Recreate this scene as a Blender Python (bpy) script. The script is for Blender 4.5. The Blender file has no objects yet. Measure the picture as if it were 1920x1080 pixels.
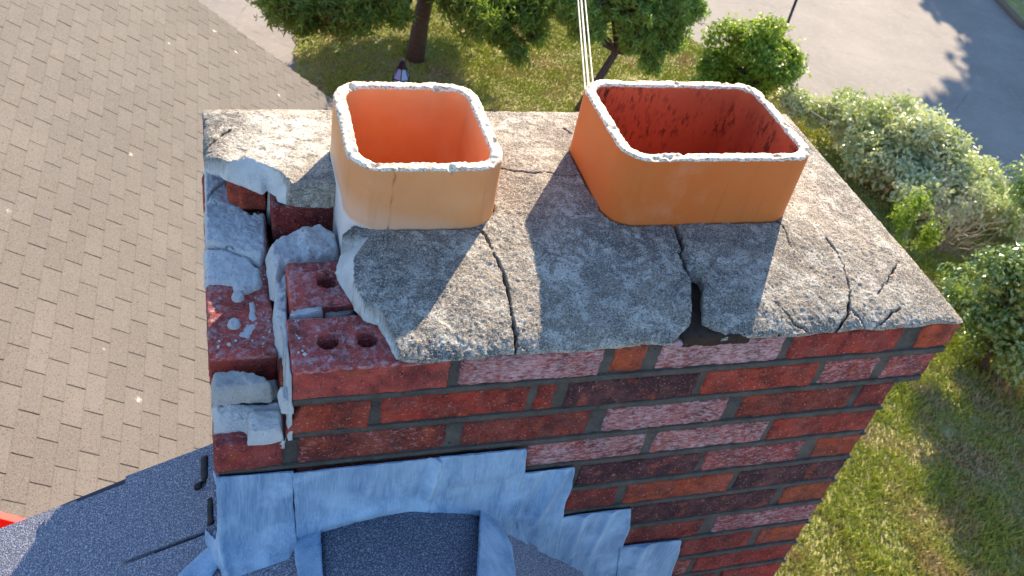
import bpy, math, random
import numpy as np
from mathutils import Matrix, Vector
random.seed(7); RNG = np.random.default_rng(11)
S = bpy.context.scene
COL = S.collection
R = math.radians

# ------------------------------------------------------------ camera
cd = bpy.data.cameras.new("camera"); cam = bpy.data.objects.new("camera", cd); COL.objects.link(cam)
cam.location = (0.010708, -0.809156, 0.854998)
cam.rotation_euler = (0.862678, -0.165218, -0.261164)
cd.sensor_width = 36.0; cd.lens = 32.957
cd.clip_start = 0.02; cd.clip_end = 2000
cd.dof.use_dof = True; cd.dof.focus_distance = 1.22; cd.dof.aperture_fstop = 16.0
S.camera = cam
# ------------------------------------------------------------ sky and sun
SUN_AZ, SUN_EL = R(55.0), R(27.5)          # azimuth measured from +x towards +y
w = bpy.data.worlds.new("World"); S.world = w; w.use_nodes = True
wn = w.node_tree.nodes; wl = w.node_tree.links
sky = wn.new("ShaderNodeTexSky"); sky.sky_type = 'NISHITA'; sky.sun_disc = False
sky.sun_elevation = SUN_EL; sky.sun_rotation = R(90) - SUN_AZ
sky.air_density = 1.0; sky.dust_density = 0.3; sky.ozone_density = 4.0
bg = wn["Background"]; bg.inputs[1].default_value = 0.122
wl.new(sky.outputs[0], bg.inputs[0])
sd = bpy.data.lights.new("sun", 'SUN'); sd.energy = 5.0; sd.angle = R(0.53); sd.color = (1.0, 0.82, 0.60)
sun = bpy.data.objects.new("sun", sd); COL.objects.link(sun)
sdir = Vector((math.cos(SUN_EL)*math.cos(SUN_AZ), math.cos(SUN_EL)*math.sin(SUN_AZ), math.sin(SUN_EL)))
sun.rotation_euler = sdir.to_track_quat('Z', 'Y').to_euler(); sun.location = (6, 8, 9)
S.view_settings.view_transform = 'Standard'; S.view_settings.look = 'None'
S.view_settings.exposure = 1.45; S.view_settings.gamma = 1.0
S.cycles.max_bounces = 8; S.cycles.diffuse_bounces = 4; S.cycles.transparent_max_bounces = 8
try: S.cycles.use_denoising = True
except Exception: pass
GZ = -7.2

# ------------------------------------------------------------ numeric helpers
def _h(ix, iy, iz, seed):
    n = (ix*374761393 + iy*668265263 + iz*2147483647 + seed*974634777) & 0xFFFFFFFF
    n = ((n ^ (n >> 13))*1274126177) & 0xFFFFFFFF
    n = n ^ (n >> 16)
    return (n & 0xFFFFFF)/float(0xFFFFFF)
def vn(p, sc, seed=0):
    q = np.asarray(p, float)*sc; i = np.floor(q).astype(np.int64); f = q-i; f = f*f*(3-2*f)
    r = 0
    for a in (0, 1):
        for b in (0, 1):
            for c in (0, 1):
                wgt = (f[:, 0] if a else 1-f[:, 0])*(f[:, 1] if b else 1-f[:, 1])*(f[:, 2] if c else 1-f[:, 2])
                r = r + wgt*_h(i[:, 0]+a, i[:, 1]+b, i[:, 2]+c, seed)
    return r*2-1
def fbm(p, sc, o=4, seed=0):
    r = 0; a = 1; t = 0
    for k in range(o):
        r = r+a*vn(p, sc, seed+k*13); t += a; a *= .5; sc *= 2.03
    return r/t
def seg_d(P, poly, closed=True):
    """distance of points to a polyline and the nearest points"""
    A = np.array(poly, float); B = np.roll(A, -1, 0)
    if not closed: A = A[:-1]; B = B[:-1]
    bd = np.full(len(P), 1e9); bp = np.zeros_like(P)
    for a, b in zip(A, B):
        ab = b-a; t = np.clip(((P-a)@ab)/max(ab@ab, 1e-12), 0, 1); q = a+t[:, None]*ab
        d = np.hypot(*(P-q).T); m = d < bd; bd[m] = d[m]; bp[m] = q[m]
    return bd, bp
def inside(P, poly):
    A = np.array(poly, float); B = np.roll(A, -1, 0); r = np.zeros(len(P), bool)
    for a, b in zip(A, B):
        c = ((a[1] > P[:, 1]) != (b[1] > P[:, 1])) & (P[:, 0] < (b[0]-a[0])*(P[:, 1]-a[1])/(b[1]-a[1]+1e-15)+a[0])
        r ^= c
    return r
def rough_line(pts, amp, step=.004, seed=0):
    out = []
    for k in range(len(pts)-1):
        a = np.array(pts[k]); b = np.array(pts[k+1]); n = max(1, int(np.hypot(*(b-a))/step))
        for j in range(n): out.append(a+(b-a)*j/n)
    out.append(np.array(pts[-1])); out = np.array(out)
    q = np.c_[out, np.zeros(len(out))]
    out[:, 0] += amp*fbm(q, 90, 3, seed); out[:, 1] += amp*fbm(q, 90, 3, seed+5)
    return [tuple(t) for t in out]

# ------------------------------------------------------------ object helpers
def mesh_obj(name, V, F, mats, parent=None, attrs=None, smooth=True, midx=None, cols=None):
    me = bpy.data.meshes.new(name)
    V = np.asarray(V, dtype=np.float32)
    if isinstance(F, np.ndarray):
        nf, k = F.shape
        me.vertices.add(len(V)); me.vertices.foreach_set("co", V.ravel())
        me.loops.add(nf*k); me.loops.foreach_set("vertex_index", F.astype(np.int32).ravel())
        me.polygons.add(nf); me.polygons.foreach_set("loop_start", np.arange(0, nf*k, k, dtype=np.int32))
        try: me.polygons.foreach_set("loop_total", np.full(nf, k, dtype=np.int32))
        except Exception: pass
        me.update(calc_edges=True); me.validate()
    else:
        me.from_pydata([tuple(map(float, v)) for v in V], [], [tuple(int(i) for i in f) for f in F]); me.update()
    for m in (mats if isinstance(mats, (list, tuple)) else [mats]): me.materials.append(m)
    if midx is not None: me.polygons.foreach_set("material_index", np.asarray(midx, dtype=np.int32))
    me.polygons.foreach_set("use_smooth", np.full(len(me.polygons), smooth))
    for k, a in (attrs or {}).items():
        at = me.attributes.new(k, 'FLOAT', 'POINT'); at.data.foreach_set("value", np.asarray(a, dtype=np.float32))
    if cols is not None:
        at = me.attributes.new("col", 'FLOAT_COLOR', 'POINT'); c = np.c_[np.asarray(cols), np.ones(len(cols))].astype(np.float32)
        at.data.foreach_set("color", c.ravel())
    o = bpy.data.objects.new(name, me); COL.objects.link(o)
    if parent is not None: adopt(o, parent)
    return o
def world_loc(o):
    v = Vector(o.location)
    return v
def adopt(o, parent):
    o.parent = parent
    top = parent
    while top.parent: top = top.parent
    if parent.parent is None and parent.type == 'EMPTY':
        o.matrix_parent_inverse = Matrix.Translation(-Vector(parent.location))
def thing(name, label, cat, loc, group=None):
    o = bpy.data.objects.new(name, None); COL.objects.link(o); o.location = loc; o.empty_display_size = .2
    o["label"] = label; o["category"] = cat
    if group: o["group"] = group
    return o
def kind(o, k): o["kind"] = k; return o
class MB:
    def __init__(s): s.V = []; s.F = []; s.A = {}; s.C = []; s.M = []; s.n = 0
    def add(s, V, F, mi=0, col=None, **attr):
        V = np.asarray(V, float)
        s.V.append(V); s.F += [tuple(int(i)+s.n for i in f) for f in F]; s.M += [mi]*len(F)
        if col is not None: s.C.append(np.tile(np.array(col, float), (len(V), 1)) if np.ndim(col) == 1 else col)
        else: s.C.append(np.ones((len(V), 3))*.5)
        for k in set(list(s.A)+list(attr)):
            s.A.setdefault(k, [np.zeros(s.n)])
            a = attr.get(k, 0.0); s.A[k].append(np.full(len(V), a) if np.ndim(a) == 0 else np.asarray(a))
        s.n += len(V)
    def box(s, x0, x1, y0, y1, z0, z1, **k):
        V = [(x, y, z) for x in (x0, x1) for y in (y0, y1) for z in (z0, z1)]
        F = [(0, 1, 3, 2), (4, 6, 7, 5), (0, 4, 5, 1), (2, 3, 7, 6), (0, 2, 6, 4), (1, 5, 7, 3)]
        s.add(V, F, **k)
    def build(s, name, mats, parent=None, smooth=False):
        return mesh_obj(name, np.concatenate(s.V), s.F, mats, parent, attrs={k: np.concatenate(a) for k, a in s.A.items()}, smooth=smooth, midx=s.M, cols=np.concatenate(s.C))
def rbox(lo, hi, res, rad, amp, seed=0, rot=0, fine=0.0, chips=0.0):
    """rounded, noise-roughened box; returns verts, quads"""
    lo = np.array(lo, float); hi = np.array(hi, float); n = np.maximum(1, np.ceil((hi-lo)/res)).astype(int)
    keys = {}; V = []; F = []
    def vid(i, j, k):
        t = (i, j, k)
        if t not in keys: keys[t] = len(V); V.append(t)
        return keys[t]
    nx, ny, nz = n
    for i in range(nx):
        for j in range(ny):
            F.append((vid(i, j, 0), vid(i, j+1, 0), vid(i+1, j+1, 0), vid(i+1, j, 0)))
            F.append((vid(i, j, nz), vid(i+1, j, nz), vid(i+1, j+1, nz), vid(i, j+1, nz)))
    for i in range(nx):
        for k in range(nz):
            F.append((vid(i, 0, k), vid(i+1, 0, k), vid(i+1, 0, k+1), vid(i, 0, k+1)))
            F.append((vid(i, ny, k), vid(i, ny, k+1), vid(i+1, ny, k+1), vid(i+1, ny, k)))
    for j in range(ny):
        for k in range(nz):
            F.append((vid(0, j, k), vid(0, j, k+1), vid(0, j+1, k+1), vid(0, j+1, k)))
            F.append((vid(nx, j, k), vid(nx, j+1, k), vid(nx, j+1, k+1), vid(nx, j, k+1)))
    P = lo+(hi-lo)*np.array(V, float)/n
    rad = min(rad, (hi-lo).min()*.49)
    c = np.clip(P, lo+rad, hi-rad); d = P-c; L = np.linalg.norm(d, axis=1); L[L == 0] = 1
    N = d/L[:, None]; P = c+N*rad
    disp = amp*fbm(P, 1.0/max(.018, res*3), 3, seed)
    if fine: disp = disp+fine*vn(P, 1.0/(res*1.6), seed+3)
    if chips:
        e = np.sort(np.abs(N), axis=1)[:, 1]
        disp = disp-chips*(e > .25)*np.clip(fbm(P, 45, 3, seed+9)+.15, 0, 1)
    P = P+N*disp[:, None]
    if rot:
        m = (lo+hi)/2; cr, sr = math.cos(rot), math.sin(rot); Q = P-m
        P = np.c_[Q[:, 0]*cr-Q[:, 1]*sr, Q[:, 0]*sr+Q[:, 1]*cr, Q[:, 2]]+m
    return P, F
def hfield(poly, res, zf, zb, holes=(), jit=0.0, mapf=None):
    """sheet cut to an outline: top surface zf(points)->height, attrs; sides fall to zb"""
    A = np.array(poly); x0, y0 = A.min(0)-res; x1, y1 = A.max(0)+res
    nx = int((x1-x0)/res)+2; ny = int((y1-y0)/res)+2
    gx = x0+np.arange(nx)*res; gy = y0+np.arange(ny)*res
    cx, cy = np.meshgrid(gx[:-1]+res/2, gy[:-1]+res/2, indexing='ij'); C = np.c_[cx.ravel(), cy.ravel()]
    keep = inside(C, poly)
    for h in holes: keep &= ~inside(C, h)
    keep = keep.reshape(nx-1, ny-1)
    I, J = np.nonzero(keep); vid = lambda i, j: i*ny+j
    Fq = np.c_[vid(I, J), vid(I+1, J), vid(I+1, J+1), vid(I, J+1)]
    used = np.unique(Fq); remap = np.full(nx*ny, -1); remap[used] = np.arange(len(used)); Fq = remap[Fq]
    P = np.c_[gx[used//ny], gy[used % ny]]
    E = np.concatenate([Fq[:, [0, 1]], Fq[:, [1, 2]], Fq[:, [2, 3]], Fq[:, [3, 0]]])
    key = np.minimum(E[:, 0], E[:, 1])*len(used)+np.maximum(E[:, 0], E[:, 1])
    u, inv, cnt = np.unique(key, return_inverse=True, return_counts=True); be = E[cnt[inv] == 1]
    bv = np.unique(be)
    D = np.full(len(bv), 1e9); Q = P[bv].copy()
    for ring in [poly]+list(holes):
        d, q = seg_d(P[bv], ring); m = d < D; D[m] = d[m]; Q[m] = q[m]
    m = D < res*1.6; P[bv[m]] = Q[m]
    Z, at = zf(P)
    n = len(P); V = np.c_[P, Z]; m2 = np.full(n, -1)
    rows = 3; F = [tuple(f) for f in Fq]; Vs = [V]; ats = {k: [v] for k, v in at.items()}; prev = {int(b): int(b) for b in bv}
    zbv = zb(P[bv]) if callable(zb) else np.full(len(bv), zb)
    base = n
    for r in range(1, rows+1):
        t = r/rows; zz = Z[bv]*(1-t)+zbv*t; pp = P[bv].copy()
        if jit: q3 = np.c_[pp, zz]; pp[:, 0] += jit*vn(q3, 140, 3); pp[:, 1] += jit*vn(q3, 140, 8)
        Vs.append(np.c_[pp, zz])
        for k, v in at.items(): ats[k].append(v[bv])
        cur = {int(b): base+i for i, b in enumerate(bv)}
        for a, b in be: F.append((prev[int(b)], prev[int(a)], cur[int(a)], cur[int(b)]))
        prev = cur; base += len(bv)
    V = np.concatenate(Vs)
    if mapf is not None: V = mapf(V)
    return V, np.array(F, dtype=np.int64), {k: np.concatenate(v) for k, v in ats.items()}

# ------------------------------------------------------------ materials
class NT:
    def __init__(s, name):
        s.m = bpy.data.materials.new(name); s.m.use_nodes = True; s.t = s.m.node_tree; s.n = s.t.nodes; s.l = s.t.links
        s.b = s.n["Principled BSDF"]; s.b.inputs["Roughness"].default_value = .9
        s.b.inputs["Specular IOR Level"].default_value = .25
        s.tc = s.n.new("ShaderNodeTexCoord").outputs["Object"]; s.h = None
    def new(s, t, **k):
        n = s.n.new(t)
        for a, v in k.items(): setattr(n, a, v)
        return n
    def put(s, sock, v):
        if hasattr(v, "is_output") or isinstance(v, bpy.types.NodeSocket): s.l.new(v, sock)
        elif isinstance(v, (tuple, list)) and len(v) == 3 and sock.type == 'RGBA': sock.default_value = (*v, 1)
        else: sock.default_value = v
    def noise(s, sc, det=4, ro=.55, vec=None, dist=0.0, color=False):
        n = s.new("ShaderNodeTexNoise"); n.inputs["Scale"].default_value = sc; n.inputs["Detail"].default_value = det
        n.inputs["Roughness"].default_value = ro; n.inputs["Distortion"].default_value = dist
        s.l.new(vec if vec is not None else s.tc, n.inputs["Vector"]); return n.outputs["Color" if color else "Fac"]
    def voro(s, sc, feat='F1', out="Distance", rnd=1.0, vec=None):
        n = s.new("ShaderNodeTexVoronoi", feature=feat); n.inputs["Scale"].default_value = sc; n.inputs["Randomness"].default_value = rnd
        s.l.new(vec if vec is not None else s.tc, n.inputs["Vector"]); return n.outputs[out]
    def scale(s, v3):
        n = s.new("ShaderNodeMapping"); s.l.new(s.tc, n.inputs["Vector"]); n.inputs["Scale"].default_value = v3; return n.outputs[0]
    def ramp(s, f, lo, hi, a=0.0, b=1.0, smooth=False):
        n = s.new("ShaderNodeMapRange"); n.inputs["From Min"].default_value = lo; n.inputs["From Max"].default_value = hi
        n.inputs["To Min"].default_value = a; n.inputs["To Max"].default_value = b; n.clamp = True
        if smooth: n.interpolation_type = 'SMOOTHSTEP'
        s.l.new(f, n.inputs["Value"]); return n.outputs["Result"]
    def mix(s, f, a, b, mode='MIX'):
        n = s.new("ShaderNodeMix", data_type='RGBA', blend_type=mode); s.put(n.inputs[0], f); s.put(n.inputs[6], a); s.put(n.inputs[7], b); return n.outputs[2]
    def math(s, op, a, b=0.0, c=0.0):
        n = s.new("ShaderNodeMath", operation=op); s.put(n.inputs[0], a); s.put(n.inputs[1], b); s.put(n.inputs[2], c); return n.outputs[0]
    def attr(s, name, out="Fac"): n = s.new("ShaderNodeAttribute"); n.attribute_name = name; return n.outputs[out]
    def pos(s, ax): n = s.new("ShaderNodeSeparateXYZ"); s.l.new(s.tc, n.inputs[0]); return n.outputs[ax]
    def island(s): return s.new("ShaderNodeNewGeometry").outputs["Random Per Island"]
    def bump(s, h, dist, strength=1.0):
        n = s.new("ShaderNodeBump"); n.inputs["Distance"].default_value = dist; n.inputs["Strength"].default_value = strength
        s.l.new(h, n.inputs["Height"])
        if s.h is not None: s.l.new(s.h, n.inputs["Normal"])
        s.h = n.outputs[0]; s.l.new(s.h, s.b.inputs["Normal"])
    def col(s, c): s.put(s.b.inputs["Base Color"], c)

def m_crown():
    t = NT("weathered_cement")
    c = t.mix(t.ramp(t.noise(9, 6, .6), .35, .68), (.215, .185, .150), (.43, .37, .29))
    c = t.mix(t.math('MULTIPLY', t.ramp(t.noise(30, 7, .75, dist=.7), .475, .56), t.ramp(t.noise(6, 3), .36, .5, .25, 1)), c, (.62, .585, .50))           # pale lichen crusts
    c = t.mix(t.math('MULTIPLY', t.ramp(t.noise(44, 6, .78, dist=.5), .46, .56), t.ramp(t.noise(5, 3), .38, .54)), c, (.135, .13, .12))
    c = t.mix(t.ramp(t.noise(420, 3, .7), .50, .66), c, (.66, .60, .50))
    c = t.mix(t.ramp(t.noise(380, 3, .7), .36, .48, 1, 0), c, (.10, .09, .08))
    # the two bleached patches on the back left corner
    w = t.attr("white"); c = t.mix(t.math('MULTIPLY', w, t.ramp(t.noise(60, 6, .7), .38, .56)), c, (.74, .70, .60))
    d = t.attr("dark"); c = t.mix(t.math('MULTIPLY', d, t.ramp(t.noise(70, 5, .7), .30, .60)), c, (.10, .10, .10))
    fr = t.mix(t.ramp(t.noise(45, 5, .65), .3, .7), (.62, .61, .58), (.80, .79, .75))
    c = t.mix(t.attr("fresh"), c, fr)
    c = t.mix(t.attr("crack"), c, (.030, .024, .020))  # dirt plus extra occlusion darkening, painted into the crack colour
    t.col(c)
    t.bump(t.noise(60, 5, .7), .004, .7)
    t.bump(t.noise(400, 3, .75), .0034, 1.0)
    return t.m
def m_mortar(name, a, b, dirt=(.20, .19, .17), fine=.0012, big=.003):
    t = NT(name)
    c = t.mix(t.ramp(t.noise(28, 6, .65), .3, .7), a, b)
    c = t.mix(t.ramp(t.noise(75, 5, .7), .60, .72), c, dirt)
    c = t.mix(t.ramp(t.noise(600, 2), .60, .8), c, tuple(x*.6 for x in a))
    t.col(c); t.bump(t.noise(110, 6, .8), big, 1.0); t.bump(t.voro(260), big*.35, .8); t.bump(t.noise(600, 3, .75), fine*1.5, 1.0)
    return t.m
def m_brick():
    t = NT("fired_brick")
    base = t.attr("col", "Color")
    c = t.mix(t.ramp(t.noise(22, 5, .65), .38, .62), base, t.mix(.68, base, (.04, .016, .018)))
    c = t.mix(t.ramp(t.noise(31, 4, .6), .56, .72, 0, .7), c, (.45, .085, .030))
    c = t.mix(t.ramp(t.noise(120, 4, .75), .57, .68), c, (.05, .018, .018))
    c = t.mix(t.ramp(t.noise(17, 6, .75), .46, .66, 0, .24), c, (.46, .18, .15))
    c = t.mix(t.ramp(t.noise(300, 3, .6), .60, .76), c, (.62, .33, .26))
    st = t.scale((90, 90, 240))
    ef = t.math('MULTIPLY_ADD', t.attr("eff"), 1.0, t.math('MULTIPLY_ADD', t.noise(1.0, 5, .75, vec=st, dist=.5), 2.0, t.math('MULTIPLY', t.noise(14, 3), .5)))
    c = t.mix(t.ramp(ef, 1.60, 2.15), c, (.60, .42, .43))
    t.col(c); t.bump(t.noise(60, 5, .75), .0045, .9); t.bump(t.noise(420, 3, .7), .0020, 1.0)
    return t.m
def m_flue(name, outer, outer2, inner, inner2, stain, soot, rimc):
    t = NT(name)
    o = t.mix(t.ramp(t.noise(7, 4, .6), .35, .65), outer, outer2)
    o = t.mix(t.ramp(t.noise(160, 4, .7), .68, .76), o, tuple(x*.45 for x in outer))
    o = t.mix(t.ramp(t.noise(90, 3, .6), .74, .80), o, (.75, .6, .45))
    z = t.math('MULTIPLY_ADD', t.noise(14, 4, .6), .05, t.pos(2))
    z = t.math('MULTIPLY_ADD', t.pos(0), .30, z)
    o = t.mix(t.math('MULTIPLY', t.ramp(z, stain+.022, stain+.052, 1, 0), .45), o, (.74, .52, .40))
    o = t.mix(t.math('MULTIPLY', t.ramp(z, stain, stain+.010, 1, 0), .95), o, (.70, .67, .64))
    sk = t.scale((70, 70, 6)); o = t.mix(t.ramp(t.noise(1, 4, .6, vec=sk), .56, .74, 0, .22), o, tuple(x*.55 for x in outer))
    o = t.mix(t.ramp(t.noise(5, 5, .7), .52, .68, 0, .16), o, (.80, .55, .36))
    i = t.mix(t.ramp(t.noise(9, 4), .35, .65), inner, inner2)
    st = t.scale((120, 120, 45))
    i = t.mix(t.math('MULTIPLY', t.ramp(t.noise(1, 4, .7, vec=st), .50, .62), t.math('MULTIPLY', t.ramp(t.noise(11, 3), .42, .62), soot)), i, (.07, .02, .015))
    c = t.mix(t.attr("inner"), o, i)
    c = t.mix(t.attr("crack"), c, (.05, .03, .02))
    rm = t.math('ADD', t.attr("rim"), t.math('MULTIPLY_ADD', t.noise(150, 4, .7), .8, -.40))
    rc = t.mix(t.ramp(t.noise(150, 6, .8), .48, .58), rimc, (.40, .25, .15))
    c = t.mix(t.ramp(rm, .48, .60), c, rc)
    t.col(c); t.b.inputs["Roughness"].default_value = .62
    t.bump(t.noise(45, 4, .6), .0012, .5); t.bump(t.noise(500, 3, .6), .0005, .8)
    return t.m
def m_lead():
    t = NT("aged_lead_sheet")
    st = t.scale((26, 26, 5)); fine = t.scale((420, 420, 30))
    c = t.mix(t.ramp(t.noise(1, 6, .65, vec=st), .32, .68), (.12, .225, .38), (.31, .44, .59))
    c = t.mix(t.ramp(t.noise(12, 5, .6), .48, .66), c, (.36, .52, .69))
    c = t.mix(t.math('MULTIPLY', t.ramp(t.noise(1, 3, .5, vec=fine), .45, .7), .35), c, (.46, .60, .70))
    c = t.mix(t.ramp(t.noise(150, 4, .7), .66, .75), c, (.16, .18, .21))
    t.col(c); t.b.inputs["Metallic"].default_value = 0.0; t.b.inputs["Roughness"].default_value = .75
    t.b.inputs["Specular IOR Level"].default_value = .4
    t.bump(t.noise(16, 4, .55), .006, .55); t.bump(t.noise(1, 3, .5, vec=fine), .0006, .6)
    return t.m
def m_shingle(name, a, b, grain, gscale, spots=False):
    t = NT(name)
    r = t.attr("tint")
    c = t.mix(r, a, b)
    c = t.mix(t.ramp(t.noise(.9, 4, .6), .35, .65, 0, .45), c, tuple(x*.78 for x in a))
    c = t.mix(t.ramp(t.noise(gscale, 2, .6), .48, .70), c, grain)
    c = t.mix(t.ramp(t.noise(gscale*.9, 2, .6), .30, .44, 1, 0), c, tuple(x*.35 for x in a))
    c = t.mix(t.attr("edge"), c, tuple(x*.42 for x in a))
    if spots:
        v = t.voro(3.1, rnd=1.0); n2 = t.math('MULTIPLY_ADD', t.noise(38, 5, .8), .30, v)
        on = t.ramp(t.noise(1.3, 2), .40, .50)
        c = t.mix(t.math('MULTIPLY', t.ramp(n2, .195, .215, 1, 0), on), c, (.52, .46, .38))
    t.col(c); t.b.inputs["Roughness"].default_value = .95
    t.bump(t.noise(gscale, 2, .6), .0018, 1.0)
    return t.m
def m_leaf(name, a, b, c2, rough=.45, tr=.3, spec=.5):
    t = NT(name); r = t.island()
    c = t.mix(t.ramp(r, 0, 1), a, b); c = t.mix(t.ramp(t.noise(.9, 3), .42, .66), c, c2)
    t.col(c); t.b.inputs["Roughness"].default_value = rough; t.b.inputs["Specular IOR Level"].default_value = spec
    tb = t.new("ShaderNodeBsdfTranslucent"); t.l.new(t.mix(.5, c, (.35, .5, .05), 'MIX'), tb.inputs[0])
    ms = t.new("ShaderNodeMixShader"); ms.inputs[0].default_value = tr
    t.l.new(t.b.outputs[0], ms.inputs[1]); t.l.new(tb.outputs[0], ms.inputs[2]); t.l.new(ms.outputs[0], t.n["Material Output"].inputs[0])
    return t.m
def m_bark(name, a, b, sc=30):
    t = NT(name); c = t.mix(t.ramp(t.noise(sc, 5, .7), .35, .65), a, b); t.col(c); t.bump(t.noise(sc*1.5, 4, .7), .01, .8); return t.m
def m_plain(name, c, rough=.6, metal=0.0, var=.15):
    t = NT(name); t.col(t.mix(t.ramp(t.noise(14, 4), .3, .7), c, tuple(x*(1-var) for x in c)))
    t.b.inputs["Roughness"].default_value = rough; t.b.inputs["Metallic"].default_value = metal; return t.m

M_CROWN = m_crown(); M_BRICK = m_brick()
M_JOINT = m_mortar("grey_joint_mortar", (.105, .092, .078), (.205, .182, .155), (.06, .05, .042), .0020, .006)
M_FRESH = m_mortar("pale_broken_mortar", (.72, .72, .71), (.86, .86, .85), (.50, .49, .48), .0014, .005)
M_GREYM = m_mortar("grey_broken_mortar", (.44, .43, .41), (.60, .59, .56), (.28, .27, .25), .0012, .004)
M_FLUE_L = m_flue("pale_terracotta", (.70, .285, .105), (.72, .34, .15), (.74, .27, .085), (.80, .35, .15), .128, 0.0, (.86, .76, .60))
M_FLUE_R = m_flue("orange_terracotta", (.62, .150, .030), (.58, .175, .042), (.55, .12, .045), (.48, .10, .04), -.2, 1.0, (.86, .76, .60))
M_LEAD = m_lead()
M_DARKROOF = m_shingle("blue_grey_shingle", (.155, .165, .215), (.20, .21, .265), (.58, .58, .63), 420)
M_TANROOF = m_shingle("tan_shingle", (.138, .125, .111), (.168, .154, .138), (.195, .178, .158), 130, True)
M_MOSS = m_mortar("crack_dirt", (.035, .022, .016), (.07, .045, .03), (.02, .012, .01))

# ------------------------------------------------------------ ground, road, lawn
def m_ground():
    t = NT("pale_asphalt")
    c = t.mix(t.ramp(t.noise(.7, 5, .6), .35, .68), (.235, .215, .195), (.30, .275, .248))
    c = t.mix(t.ramp(t.noise(9, 4, .6), .5, .75, 0, .5), c, (.37, .33, .29))
    cr = t.voro(.33, 'DISTANCE_TO_EDGE', vec=t.tc)
    n = t.math('MULTIPLY_ADD', t.noise(2.5, 4), .05, cr)
    c = t.mix(t.ramp(n, .018, .032, .55, 0), c, (.15, .13, .115))
    c = t.mix(t.ramp(t.noise(60, 3), .6, .75, 0, .4), c, (.2, .18, .16))
    t.col(c); t.bump(t.noise(60, 4, .6), .01, .5); return t.m
def m_lawn():
    t = NT("dry_lawn")
    c = t.mix(t.ramp(t.noise(1.1, 5, .65), .36, .62), (.18, .22, .04), (.36, .34, .12))
    c = t.mix(t.ramp(t.noise(5, 5, .7), .52, .66), c, (.46, .38, .23))
    c = t.mix(t.ramp(t.noise(13, 4, .7), .34, .46, .6, 0), c, (.08, .10, .02))
    t.col(c); t.bump(t.noise(14, 5, .7), .06, .9); return t.m
gm = MB(); g = 600.
gm.add([(-g, -g, GZ), (g, -g, GZ), (g, g, GZ), (-g, g, GZ)], [(0, 1, 2, 3)])
kind(gm.build("ground", m_ground()), 'structure')
LAWN = [(1.42, 2.0), (1.30, 12.8), (1.43, 14.5), (1.7, 15.6), (2.6, 16.5), (4.4, 16.9), (7.1, 16.95), (8.2, 16.6), (9.65, 15.5), (10.5, 13.9), (11.6, 12.4), (12.6, 10.6), (13.2, 9.0), (14.0, 6.2), (15.5, 2.0), (17, -30), (-14, -30), (-14, 1.0)]
LB = [(20.6, 20.0), (19.9, 18.3), (19.5, 16.8), (19.8, 15.0), (21, 10), (24, 0), (40, 0), (40, 30), (24, 30)]
M_LAWN = m_lawn()
def lawn(name, poly, z):
    P = rough_line(poly+[poly[0]], .16, .25, 4)[:-1]
    P = np.array([(x, y) for x, y in P]); q = np.c_[P, np.zeros(len(P))]
    P = P+np.c_[.10*vn(q, 2.2, 3), .10*vn(q, 2.2, 9)]
    o = mesh_obj(name, np.c_[P, np.full(len(P), z)], [tuple(range(len(P)))], M_LAWN); kind(o, 'structure'); return P
LP = lawn("lawn", LAWN, GZ+.012)
LP2 = lawn("grass_verge", LB, GZ+.012)
kb = MB()
for a, b in zip(LB[:5], LB[1:6]):
    a = np.array(a); b = np.array(b); d = (b-a)/np.hypot(*(b-a)); n = np.array([-d[1], d[0]])*.09
    q = [a-d*.02, b+d*.02]; V = [(*(p+s*n), z) for p in q for s in (-1, 1) for z in (GZ, GZ+.09)]
    kb.add(V, [(0, 1, 3, 2), (4, 6, 7, 5), (0, 4, 5, 1), (2, 3, 7, 6), (1, 5, 7, 3)])
kind(kb.build("kerb", m_plain("brown_kerb", (.20, .14, .10), .9)), 'structure')
def grass(n, region, hh, seed, name, mat):
    r = np.random.default_rng(seed); P = []
    A = np.array(region); lo = A.min(0); hi = A.max(0)
    P = lo+(hi-lo)*r.random((n*2, 2)); P = P[inside(P, region) & (seg_d(P, region)[0] > 1.6*r.random(len(P))**3) & (inside(P, LP) | inside(P, LP2))][:n]
    k = fbm(np.c_[P, np.zeros(len(P))], 1.6, 3, 5); P = P[k > -.80+.25*r.random(len(P))]
    n = len(P); k = fbm(np.c_[P, np.zeros(n)], 2.6, 3, 8)
    h = hh*(.5+.8*r.random(n))*(1+.9*np.clip(k, -.5, 1)); a = r.random(n)*6.283; wd = .006+.008*r.random(n); ln = .6*h
    b = r.random(n)*6.283
    z = GZ+.012
    V = np.empty((n, 3, 3)); dx = np.cos(a)*wd; dy = np.sin(a)*wd
    V[:, 0] = np.c_[P[:, 0]-dx, P[:, 1]-dy, np.full(n, z)]; V[:, 1] = np.c_[P[:, 0]+dx, P[:, 1]+dy, np.full(n, z)]
    V[:, 2] = np.c_[P[:, 0]+np.cos(b)*ln, P[:, 1]+np.sin(b)*ln, z+h]
    o = mesh_obj(name, V.reshape(-1, 3), np.arange(n*3).reshape(n, 3), mat, smooth=False); kind(o, 'stuff'); return o
def m_grass():
    t = NT("grass_blades"); r = t.island()
    g1 = t.mix(r, (.27, .35, .04), (.54, .56, .11)); d1 = t.mix(r, (.60, .50, .26), (.42, .33, .16))
    c = t.mix(t.ramp(t.noise(1.0, 5, .65), .46, .62), g1, d1)
    t.col(c); t.b.inputs["Roughness"].default_value = .6; return t.m
M_GRASS = m_grass()
o = grass(150000, [(1.2, 9.5), (12.5, 9.5), (12.5, 17.2), (1.2, 17.2)], .030, 1, "grass", M_GRASS); o["label"] = "short dry grass of the lawn around the trees"; o["category"] = "grass"
o = grass(110000, [(3.5, 2.0), (12.5, 2.0), (13.8, 9.4), (7.5, 9.4)], .060, 2, "grass", M_GRASS); o["label"] = "longer tufted grass below the right side of the chimney"; o["category"] = "grass"

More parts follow.
